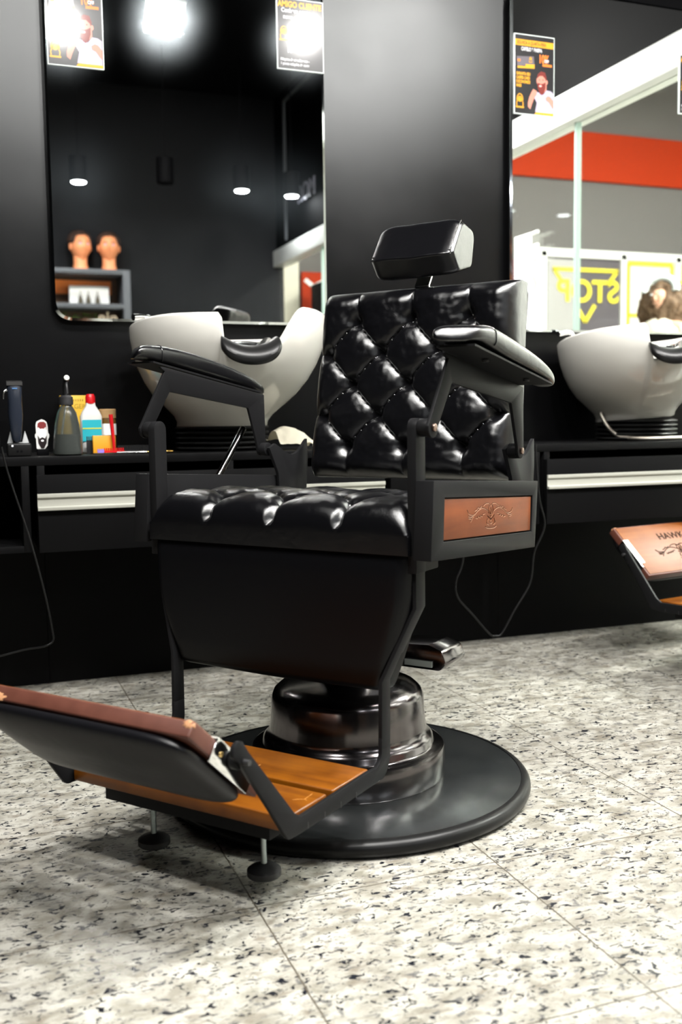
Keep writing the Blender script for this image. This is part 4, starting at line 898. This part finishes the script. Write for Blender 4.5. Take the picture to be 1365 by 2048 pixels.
tube('dip_tube', [(0, 0, 0.13), (-0.008, 0.004, 0.07), (-0.016, 0.004, 0.01)], 0.002, WHITE, t)
# yellow box at the back
t = thing('yellow_carton', 'tall yellow carton with dark print near its top, behind the spray bottle', 'box', (0.287, 2.83, TOP))
box('carton', -0.034, 0.034, -0.012, 0.012, 0.0, 0.153, YELLOW, t, bevel=0.0008)
text('carton_text', 'GER', 0.017, Matrix.Translation((0.002, -0.0123, 0.118)) @ Matrix.Rotation(PI / 2, 4, 'X'), mat('olive_print', (0.30, 0.2, 0.01), 0.5), t, extrude=0.0001)
boxes('carton_stripe', [(-0.030 + i * 0.006, -0.0275 + i * 0.006, -0.0126, -0.0121, 0.137, 0.143) for i in range(10)], mat('olive_print', (0.30, 0.2, 0.01), 0.5), t)
# white squeeze bottle
t = thing('lotion_bottle', 'white bottle with a red flip cap and teal label', 'bottle', (0.322, 2.73, TOP + 0.001))
bm = bmesh.new(); rings = []
for z, hx, hy in ((0.0, .025, .014), (0.004, .028, .0165), (0.095, .028, .0165), (0.108, .022, .014), (0.122, .013, .011), (0.130, .0115, .0105)):
    rings.append([bm.verts.new((hx * math.copysign(abs(math.cos(a)) ** .55, math.cos(a)), hy * math.copysign(abs(math.sin(a)) ** .55, math.sin(a)), z)) for a in [2 * PI * k / 28 for k in range(28)]])
for a, b in zip(rings, rings[1:]):
    for k in range(28): bm.faces.new((a[k], a[(k + 1) % 28], b[(k + 1) % 28], b[k]))
bm.faces.new(rings[0]); bm.faces.new(rings[-1]); finish(bm, 'bottle_body', WHITE, t, smooth=50)
lathe('cap', [(0.0125, 0.128), (0.0125, 0.146), (0.011, 0.149), (0.009, 0.153)], RED, t, 28)
box('label', -0.0245, 0.0245, -0.0175, -0.0163, 0.030, 0.086, TEAL, t)
boxes('label_band', [(-0.0245, 0.0245, -0.0182, -0.0175, 0.062, 0.065)], mat('lime_band', (0.5, 0.55, 0.05), 0.5), t)
# amber jar
t = thing('amber_jar', 'small brown glass jar with a white label, right of the lotion bottle', 'jar', (0.369, 2.76, TOP + 0.001))
lathe('jar_glass', [(0.020, 0), (0.022, 0.003), (0.022, 0.085), (0.020, 0.09)], BROWN, t, 32)
lathe('jar_lid', [(0.0225, 0.090), (0.0225, 0.112), (0.021, 0.114)], mat('tan_lid', (0.35, 0.22, 0.10), 0.4), t, 32)
lathe('jar_label', [(0.0224, 0.045), (0.0224, 0.075)], PAPERW, t, 32)
# orange box in front
t = thing('orange_carton', 'small orange-yellow carton in front of the lotion bottle', 'box', (0.345, 2.665, TOP))
box('carton', -0.0285, 0.0285, -0.010, 0.010, 0.0, 0.046, mat('orange_yellow_card', (0.6, 0.26, 0.012), 0.5), t, bevel=0.0008)
# black clipper guards
t = thing('clipper_guard', 'black clipper guard comb behind the orange carton', 'comb', (0.322, 2.69, TOP))
boxes('guard', [(-0.018, 0.018, -0.004, 0.004, 0, 0.034)] + [(-0.018 + i * 0.005, -0.0155 + i * 0.005, -0.006, -0.003, 0.034, 0.044) for i in range(7)], RUBBER, t)
t = thing('violet_guard', 'tiny violet clipper guard in front of the orange carton', 'comb', (0.333, 2.64, TOP))
boxes('guard', [(-0.008, 0.008, -0.003, 0.003, 0, 0.006)] + [(-0.008 + i * 0.0035, -0.006 + i * 0.0035, -0.003, 0.003, 0.006, 0.012) for i in range(5)], PURPLE, t)
# red brush comb leaning + bristles
t = thing('red_comb', 'red plastic comb leaning upright beside the orange carton', 'comb', (0.368, 2.645, TOP))
bm = bmesh.new(); tube_bm(bm, [(-0.006, 0.0, 0.100), (-0.004, 0, 0.07), (-0.001, 0, 0.03), (0.0, 0, 0.006)], lambda s: 0.0055 - 0.002 * s, 12)
finish(bm, 'comb_handle', RED, t, smooth=60)
boxes('comb_teeth', [(-0.026, 0.026, -0.004, 0.004, 0.0, 0.007)] + [(-0.026 + i * 0.0052, -0.0232 + i * 0.0052, -0.003, 0.003, 0.007, 0.014) for i in range(10)], RED, t)
# scissors and combs
t = thing('scissors', 'gold and steel hair scissors lying on the worktop edge', 'scissors', (0.44, 2.575, TOP))
tube('blade', [(-0.075, 0.0, 0.004), (0.0, 0.004, 0.004)], 0.0032, mat('blade_steel', (0.2, 0.2, 0.2), 0.3, 1.0), t, 8, False)
tube('blade', [(-0.075, 0.006, 0.004), (0.0, 0.0, 0.004)], 0.0030, CHROME, t, 8, False)
for s in (-1, 1): tube('finger_ring', [(0.0, 0, 0.004), (0.025, s * 0.008, 0.004), (0.045, s * 0.018, 0.005), (0.062, s * 0.012, 0.005), (0.06, s * 0.003, 0.005), (0.04, s * 0.004, 0.004)], 0.0028, GOLD, t, 8)
t = thing('black_comb', 'black fine-toothed comb lying behind the scissors', 'comb', (0.43, 2.66, TOP))
boxes('comb_body', [(-0.05, 0.05, -0.002, 0.002, 0, 0.006)] + [(-0.05 + i * 0.004, -0.0487 + i * 0.004, -0.001, 0.001, 0.006, 0.020) for i in range(25)], RUBBER, t)
t = thing('silver_tweezers', 'thin silver tweezers lying left of the scissors', 'tweezers', (0.345, 2.555, TOP))
bm = bmesh.new(); tube_bm(bm, [(-0.04, -0.002, 0.003), (0.045, 0.0, 0.003)], 0.0022, 8, False); tube_bm(bm, [(-0.04, 0.005, 0.003), (0.045, 0.0, 0.003)], 0.0022, 8, False); finish(bm, 'tweezer_arms', CHROME, t)
# towel
bm = bmesh.new(); G = []
def tow(u, v):
    x = -0.056 + 0.115 * u; y = -0.06 + 0.14 * v
    z = 0.016 + 0.040 * math.sin(PI * min(1, v * 1.15)) * (0.75 + 0.25 * math.sin(u * 5)) + 0.006 * noise.noise(Vector((u * 5, v * 5, 2))) + 0.010 * (1 if u < 0.55 else 0.6) * v
    if u > 0.75: z -= (u - 0.75) * 0.09
    return Vector((x, y, max(0.006, z)))
for j in range(25): G.append([bm.verts.new(tow(i / 24, j / 24)) for i in range(25)])
for j in range(24):
    for i in range(24): bm.faces.new((G[j][i], G[j][i + 1], G[j + 1][i + 1], G[j + 1][i]))
res = bmesh.ops.solidify(bm, geom=bm.faces[:], thickness=0.006)
tw = finish(bm, 'folded_towel', TOWEL, smooth=50); tw.location = (0.843, 2.612, TOP + 0.001); tag(tw, 'crumpled cream towel on the worktop between basin and barber chair', 'towel')
# cables
tag(tube('power_cable', [(0.088, 2.50, 0.66), (0.092, 2.499, 0.635), (0.104, 2.500, 0.582), (0.143, 2.49, 0.438), (0.172, 2.49, 0.303), (0.186, 2.50, 0.215), (0.186, 2.50, 0.190), (0.165, 2.50, 0.178), (0.121, 2.52, 0.170), (0.03, 2.54, 0.150), (-0.12, 2.60, 0.12)], 0.0024, RUBBER_G), 'thin black cable hanging from the far left of the worktop', 'cable')
tag(tube('power_cable', [(1.30, 2.500, 0.605), (1.297, 2.500, 0.50), (1.297, 2.50, 0.325), (1.275, 2.50, 0.26), (1.280, 2.50, 0.214), (1.325, 2.50, 0.163), (1.380, 2.50, 0.102), (1.400, 2.50, 0.094), (1.42, 2.50, 0.100), (1.461, 2.50, 0.163), (1.512, 2.50, 0.239), (1.522, 2.495, 0.325), (1.553, 2.49, 0.403), (1.536, 2.49, 0.476), (1.530, 2.497, 0.58), (1.528, 2.500, 0.637)], 0.0026, RUBBER_G), 'looped black cable hanging below the worktop, right of the near chair', 'cable')
# dryer/clipper cord bundle at the very left edge
t = thing('hair_dryer', 'black appliance body at the very left edge beside the clipper', 'hair dryer', (0.058, 2.585, TOP))
lathe('dryer_body', [(0.020, 0.0), (0.026, 0.01), (0.030, 0.05), (0.028, 0.085), (0.018, 0.10)], RUBBER_G, t, 28)
tube('dryer_cord', [(0.0, -0.02, 0.03), (0.022, -0.03, 0.06), (0.026, -0.025, 0.03), (0.012, -0.03, 0.006)], 0.003, RUBBER_G, t)

# ================================================================== BACK WALL SHELF WITH MANNEQUIN HEADS (seen in the mirror)
t = thing('display_shelf', 'dark grey shelf unit against the back wall below the mannequin heads', 'shelf', (0.0, -2.59, -0.03))
SHELF = t; SX0, SX1 = 0.10, 1.28
boxes('shelf_frame', [(SX1 - 0.055, SX1, 0, 0.30, 0.03, 1.90), (SX0, SX0 + 0.055, 0, 0.30, 0.03, 1.90)], mat('grey_shelf', (0.06, 0.065, 0.072), 0.5), t, bevel=0.002)
for z in (1.865, 1.605, 1.30, 0.9, 0.45): box('shelf_board', SX0 + 0.055, SX1 - 0.055, 0, 0.30, z, z + 0.036, mat('grey_shelf', (0.06, 0.065, 0.072), 0.5), t, bevel=0.002)
box('shelf_back', SX0 + 0.055, SX1 - 0.055, 0.0, 0.012, 0.03, 1.90, BROWN_W, t)
def mannequin(x, rz, lab):
    t = thing('mannequin_head', lab, 'mannequin head', (x, -2.44, 1.8715), rz, 'mannequin heads on the display shelf')
    bm = bmesh.new(); seg, rg = 40, 30; rows = []
    for j in range(rg + 1):
        v = j / rg; th = PI * v; row = []
        for i in range(seg):
            a = 2 * PI * i / seg; d = Vector((math.sin(th) * math.sin(a), math.sin(th) * math.cos(a), math.cos(th)))   # +y is the face
            z = d.z * 0.118; w_ = 0.078; 
            k = 1.0
            if d.z < -0.1: k = 1 - 0.42 * ((-d.z - 0.1) / 0.9) ** 1.3 * (0.6 + 0.4 * max(0, d.y) + 0.4 * abs(d.x))
            x_ = d.x * w_ * k; y_ = d.y * 0.095 * (k if d.y > 0 else k * 0.9)
            if d.y > 0.3:
                y_ += 0.020 * math.exp(-((d.x) / 0.13) ** 2) * math.exp(-((d.z + 0.12) / 0.20) ** 2)      # nose
                y_ -= 0.009 * math.exp(-((abs(d.x) - 0.34) / 0.16) ** 2) * math.exp(-((d.z - 0.10) / 0.14) ** 2)   # sockets
                y_ += 0.006 * math.exp(-(d.x / 0.22) ** 2) * math.exp(-((d.z + 0.52) / 0.07) ** 2)       # lips
                y_ += 0.008 * math.exp(-(d.x / 0.25) ** 2) * math.exp(-((d.z + 0.85) / 0.12) ** 2)       # chin
            row.append(bm.verts.new((x_, y_, 0.185 + z)))
        rows.append(row)
    for a, b in zip(rows, rows[1:]):
        for i in range(seg): bm.faces.new((a[i], a[(i + 1) % seg], b[(i + 1) % seg], b[i]))
    bmesh.ops.remove_doubles(bm, verts=bm.verts, dist=0.0005)
    lathe_bm(bm, [(0.062, 0.0), (0.058, 0.02), (0.050, 0.06), (0.052, 0.12), (0.05, 0.15)], 36, Matrix.Translation((0, -0.012, 0)))
    for s in (-1, 1): ellip_bm(bm, (s * 0.079, -0.004, 0.180), (0.010, 0.017, 0.028), 16, 10)
    hd = finish(bm, 'head', SKIN, t, smooth=60)
    for s in (-1, 1):
        bm = bmesh.new(); ellip_bm(bm, (s * 0.029, 0.0800, 0.197), (0.012, 0.006, 0.005), 14, 8); finish(bm, 'eye', BLUE_E, hd, smooth=60)
        bm = bmesh.new(); tube_bm(bm, [(s * 0.014, 0.089, 0.211), (s * 0.03, 0.086, 0.216), (s * 0.045, 0.074, 0.211)], 0.0022, 6); finish(bm, 'eyebrow', HAIR, hd)
    bm = bmesh.new(); bmesh.ops.create_icosphere(bm, subdivisions=5, radius=1)
    for v in bm.verts:
        d = v.co.copy(); k = 1 + 0.07 * noise.noise(d * 5) + 0.04 * noise.noise(d * 13)
        v.co = Vector((d.x * 0.089 * k, d.y * 0.100 * k - 0.018, 0.232 + d.z * 0.078 * k))
        if v.co.y > 0.055 and v.co.z < 0.262: v.co.y = min(v.co.y, 0.050)
        if v.co.z < 0.19 and v.co.y > -0.02: v.co.x *= 0.85
    finish(bm, 'hair', HAIR, hd, smooth=60)
    return t
mannequin(0.93, R(-14), 'orange-skinned mannequin head with swept hair, left in the mirror')
mannequin(1.145, R(4), 'orange-skinned mannequin head with short hair, right in the mirror')
box('orange_panel', 0.30, 1.17, 0.03, 0.04, 1.738, 1.845, ORANGE, SHELF)
tag(box('white_carton', 0.835, 1.136, -2.50, -2.44, 1.6115, 1.760, PAPERW, bevel=0.002), 'wide white carton standing on the upper shelf', 'box')
for i, x in enumerate((0.912, 0.972, 1.042)):
    o = lathe('dark_bottle', [(0.017, 0), (0.019, 0.003), (0.018, 0.035), (0.012, 0.062), (0.005, 0.082), (0.004, 0.104)], mat('dark_bottle_glass', (0.06, 0.05, 0.03), 0.2), None, 24)
    o.location = (x, -2.40, 1.6115); tag(o, '%s of three slim dark bottles before the white carton' % ('leftmost', 'middle', 'rightmost')[i], 'bottle', 'slim dark bottles on the shelf')
bm = bmesh.new(); rnd = random.Random(2)
for k in range(420):
    c = Vector((0.62 + rnd.random() * 0.42, -2.44 + (rnd.random() - .5) * 0.18, 1.306 + rnd.random() ** 1.3 * 0.24)); s = 0.012 + rnd.random() * 0.02
    a = Vector((rnd.random() - .5, rnd.random() - .5, rnd.random() - .5)).normalized() * s; b = a.cross(Vector((rnd.random() - .5, rnd.random() - .5, rnd.random() - .5))).normalized() * s * .5
    bm.faces.new([bm.verts.new(p) for p in (c - a, c + b, c + a, c - b)])
fo = finish(bm, 'foliage', GREEN, smooth=0)
t = thing('green_plant', 'bushy green plant on the lower shelf under the white carton', 'plant'); fo.parent = t; fo['kind'] = 'stuff'
lathe('plant_pot', [(0.05, 0), (0.065, 0.05), (0.06, 0.05)], BROWN_W, t, 28, Matrix.Translation((0.83, -2.44, 1.3065)))
# raised letters, seen cut off at the mirror corner
lt = text('shelf_letters', 'ele', 0.13, Matrix.Translation((1.185, -2.36, 1.47)) @ Matrix.Rotation(PI, 4, 'Z') @ Matrix.Rotation(PI / 2, 4, 'X'), mat('cream_letter', (0.55, 0.45, 0.33), 0.5), None, extrude=0.006)
tag(lt, 'cream decorative letters on the shelf at the mirror bottom edge', 'letters')
# fascia sign above the shop front header
t = thing('fascia_sign', 'dark framed sign with dim lettering above the shop front header', 'sign', (FRONT_X, 0, 0))
boxes('sign_frame', [(-0.03, -0.012, -2.27, -2.25, 2.155, 3.25), (-0.03, -0.012, -2.25, 0.4, 3.23, 3.25)], mat('dim_steel_frame', (0.06, 0.065, 0.07), 0.4), t)
text('sign_lettering', 'ROM', 0.19, Matrix.Translation((-0.03, -1.92, 2.37)) @ Matrix.Rotation(PI / 2, 4, 'Z') @ Matrix.Rotation(PI / 2, 4, 'X'), LETTER, t, extrude=0.004)
# white notice sheet on the glass with three clips
t = thing('notice_sheet', 'white notice sheet fixed on the shop glass with clips, left in the right mirror', 'notice', (FRONT_X, 0, 0))
box('sheet', -0.004, 0.0, 1.335, 1.486, 0.75, 1.574, PAPERW, t)
for z in (1.56, 1.50, 1.44): cyl('clip', (-0.012, 1.486, z), (-0.012, 1.56, z + 0.005), 0.008, PAPERW, t)
bm = bmesh.new()
for i in range(10): box_bm(bm, -0.0048, -0.004, 1.35, 1.46, 1.50 - i * 0.055, 1.506 - i * 0.055)
finish(bm, 'notice_lines', mat('pale_grey_ink', (0.6, 0.6, 0.6), 0.6), t)

# ================================================================== CORRIDOR SHOP (seen in the right mirror)
FY = -3.26
t = thing('shop_window', 'white-framed shop windows across the corridor with yellow STOP lettering', 'shop window', (0, FY, 0))
xs = [5.36, 5.545, 6.50, 7.19, 8.1]
fr = []
for x in xs: fr.append((x - 0.03, x + 0.03, 0, 0.05, 0.2, 2.35))
fr += [(5.33, 8.13, 0, 0.05, 2.30, 2.38), (5.33, 8.13, 0, 0.05, 0.12, 0.22)]
boxes('window_frame', fr, WFRAME, t)
for i, (a, b) in enumerate(zip(xs, xs[1:])):
    box('shop_pane', a + 0.03, b - 0.03, 0.0, 0.02, 0.22, 2.30, [mat('pale_window', (0.5, 0.5, 0.5), 0.3), SHOPDARK, mat('pale_poster', (0.7, 0.66, 0.62), 0.4), mat('pale_poster', (0.7, 0.66, 0.62), 0.4)][i], t)
box('pale_reflection_panel', 5.60, 5.98, 0.02, 0.024, 0.3, 2.28, mat('painted_pane_reflection', (0.36, 0.35, 0.34), 0.4), t)  # pale reflection on the dark pane, painted as a thin panel
MT = lambda x, z: Matrix.Translation((x, 0.03, z)) @ Matrix.Rotation(PI, 4, 'Z') @ Matrix.Rotation(PI / 2, 4, 'X')
text('stop_lettering', 'STOP', 0.31, MT(6.455, 1.865), YELLOW_S, t, extrude=0.004, bold=0.006, width=1.0)
boxes('yellow_bar', [(5.66, 6.44, 0.026, 0.034, 2.165, 2.20)], YELLOW_S, t)
def stroke(name, P, w_, m, par, y0=0.026, y1=0.034):
    bm = bmesh.new()
    for a, b in zip(P, P[1:]):
        a, b = Vector(a), Vector(b); n = Vector((-(b - a).y, (b - a).x)).normalized() * w_
        prism_bm(bm, [tuple(a - n), tuple(b - n), tuple(b + n), tuple(a + n)], y0, y1, 'y')
    return finish(bm, name, m, par, smooth=0)
stroke('bar_hook', [(6.43, 2.18), (6.34, 2.07)], 0.018, YELLOW_S, t); stroke('bar_hook', [(5.67, 2.18), (5.76, 2.07)], 0.018, YELLOW_S, t)
stroke('yellow_chevron', [(6.16, 1.83), (6.045, 1.66), (5.93, 1.83)], 0.020, YELLOW_S, t)
stroke('yellow_border', [(7.12, 1.30), (7.12, 2.27), (6.57, 2.27), (6.57, 1.30)], 0.020, YELLOW_S, t); stroke('yellow_border', [(6.57, 1.74), (6.80, 1.74)], 0.018, YELLOW_S, t)
stroke('yellow_border', [(7.25, 1.30), (7.25, 2.27), (8.0, 2.27)], 0.020, YELLOW_S, t)
text('partial_lettering', 'G', 0.26, MT(5.49, 1.93), mat('pale_yellow_letter', (0.8, 0.72, 0.3), 0.5), t, extrude=0.004)
# red sign and dark block near the corridor corner
t = thing('red_wall_sign', 'orange-red wall sign with white writing, at the right edge of the left mirror', 'sign', (0, FY, 0))
box('sign_board', 2.99, 3.9, 0, 0.04, 1.55, 2.05, REDBAND, t)
stroke('sign_stroke', [(3.02, 1.98), (3.10, 1.92), (3.2, 1.97), (3.3, 1.90)], 0.018, PAPERW, t, 0.04, 0.044)
tag(box('dark_cabinet', 3.0, 3.17, -3.0, -2.7, 0, 1.90, BLACK, bevel=0.004), 'tall black cabinet in the corridor before the red sign', 'cabinet')
tag(box('dark_advert_board', 4.95, 5.29, -3.24, -3.2, 0.3, 2.25, mat('maroon_board', (0.12, 0.05, 0.06), 0.5)), 'dark maroon advert board left of the STOP window', 'board')

# ---- woman in the corridor
def skin_body(name, verts, edges, radii, m, parent, sub=2):
    me = bpy.data.meshes.new(name); me.from_pydata(verts, edges, []); o = link(name, me, m, parent)
    sk = o.modifiers.new('skin', 'SKIN'); 
    for i, r in enumerate(radii): me.skin_vertices[0].data[i].radius = (r, r) if not isinstance(r, tuple) else r
    me.skin_vertices[0].data[0].use_root = True
    o.modifiers.new('sub', 'SUBSURF').levels = sub; o.modifiers['sub'].render_levels = sub
    for p in me.polygons: p.use_smooth = True
    sk.use_smooth_shade = True; return o
def ensure_skin(me):
    if not me.skin_vertices: me.skin_vertices.new() if hasattr(me.skin_vertices, 'new') else None
wm = thing('person', 'woman with curly brown hair and a pale headband in the corridor behind the glass', 'person', (4.85, -0.5, 0), R(60))
def loft(name, secs, m, parent, seg=24, ctr=(0, 0)):
    bm = bmesh.new(); rings = []
    for s in secs:
        z, rx, ry = s[:3]; cx = s[3] if len(s) > 3 else 0; cy = s[4] if len(s) > 4 else 0
        rings.append([bm.verts.new((cx + rx * math.cos(2 * PI * k / seg), cy + ry * math.sin(2 * PI * k / seg), z)) for k in range(seg)])
    for a, b in zip(rings, rings[1:]):
        for k in range(seg): bm.faces.new((a[k], a[(k + 1) % seg], b[(k + 1) % seg], b[k]))
    bm.faces.new(rings[0]); bm.faces.new(rings[-1]); return bm
# one continuous body: pelvis root, torso, neck, head, limbs with fingers
V = [(0, 0, 0.92), (0, 0.0, 1.05), (0, -0.005, 1.20), (0, 0, 1.34), (0, 0.01, 1.41), (0, 0.015, 1.47), (0, 0.02, 1.56), (0, 0.015, 1.625)]
Rr = [(.155, .115), (.125, .095), (.135, .10), (.11, .08), .050, .052, (.070, .085), .055]
Ed = [(i, i + 1) for i in range(7)]
for s in (-1, 1):
    b = len(V)
    V += [(s * .10, 0, .86), (s * .10, .01, .48), (s * .10, 0, .10), (s * .10, .07, .045), (s * .105, .15, .03)]; Rr += [.092, .060, .040, .036, .028]
    Ed += [(0, b), (b, b + 1), (b + 1, b + 2), (b + 2, b + 3), (b + 3, b + 4)]
    b = len(V)
    V += [(s * .17, 0, 1.34), (s * .22, .0, 1.10), (s * .235, .06, .88), (s * .235, .08, .82)]; Rr += [.050, .038, .026, .024]
    Ed += [(3, b), (b, b + 1), (b + 1, b + 2), (b + 2, b + 3)]
    for f in range(4):
        q = len(V); y = .055 + f * .018; L_ = (.030, .036, .034, .028)[f]
        V += [(s * .235, y, .785), (s * .232, y + .006, .785 - L_), (s * .224, y + .008, .785 - L_ * 1.8)]; Rr += [.009, .0085, .007]; Ed += [(b + 3, q), (q, q + 1), (q + 1, q + 2)]
    q = len(V); V += [(s * .225, .11, .81), (s * .215, .125, .785)]; Rr += [.010, .008]; Ed += [(b + 3, q), (q, q + 1)]
me = bpy.data.meshes.new('body'); me.from_pydata([(a, -y if False else y, z) for a, y, z in V], Ed, [])
body = link('body', me, SKIN_H, wm); sk = body.modifiers.new('skin', 'SKIN'); sk.use_smooth_shade = True
if len(me.skin_vertices) == 0:
    bm = bmesh.new(); bm.from_mesh(me); bm.verts.layers.skin.verify(); bm.to_mesh(me); bm.free()
for i, r in enumerate(Rr): me.skin_vertices[0].data[i].radius = r if isinstance(r, tuple) else (r, r); me.skin_vertices[0].data[i].use_root = (i == 0)
ss = body.modifiers.new('sub', 'SUBSURF'); ss.levels = 2; ss.render_levels = 2
bm = loft('t', [(0.84, .19, .14), (0.95, .185, .135), (1.06, .155, .12), (1.20, .165, .13), (1.32, .175, .115), (1.38, .12, .085, 0, .005), (1.405, .07, .065, 0, .01)], SHIRT, wm); finish(bm, 'blouse', SHIRT, body, smooth=60)
for s in (-1, 1):
    bm = loft('l', [(0.08, .062, .065, s * .10, 0), (0.48, .078, .078, s * .10, .01), (0.80, .108, .108, s * .095, 0), (0.90, .10, .115, s * .085, 0)], DENIM, wm); finish(bm, 'trouser_leg', DENIM, body, smooth=60)
    bm = bmesh.new(); tube_bm(bm, [(s * .16, 0, 1.345), (s * .20, 0, 1.23), (s * .222, 0, 1.10)], lambda q: .060 - .012 * q, 16); finish(bm, 'sleeve', SHIRT, body, smooth=60)
    bm = bmesh.new(); ellip_bm(bm, (s * .032, .094, 1.575), (.014, .006, .007)); finish(bm, 'eye', WHITE, body)
bm = bmesh.new(); ellip_bm(bm, (0, .106, 1.545), (.012, .016, .022)); ellip_bm(bm, (0, .096, 1.512), (.024, .008, .007)); finish(bm, 'nose_and_mouth', SKIN_H, body)
bm = bmesh.new(); bmesh.ops.create_icosphere(bm, subdivisions=5, radius=1)
for v in bm.verts:
    d = v.co.copy(); k = 1 + 0.16 * noise.noise(d * 4) + 0.10 * noise.noise(d * 11); v.co = Vector((d.x * .190 * k, d.y * .135 * k - .060, 1.47 + d.z * .235 * k))
finish(bm, 'hair', HAIR_C, body, smooth=60)
bm = bmesh.new(); tube_bm(bm, [(.12 * math.cos(R(a)), .015 - .03 * math.sin(R(a)), 1.60 + .105 * math.sin(R(a))) for a in range(0, 181, 15)], .028, 12); finish(bm, 'headband', mat('pale_grey_band', (0.6, 0.65, 0.65), 0.6), body, smooth=60)
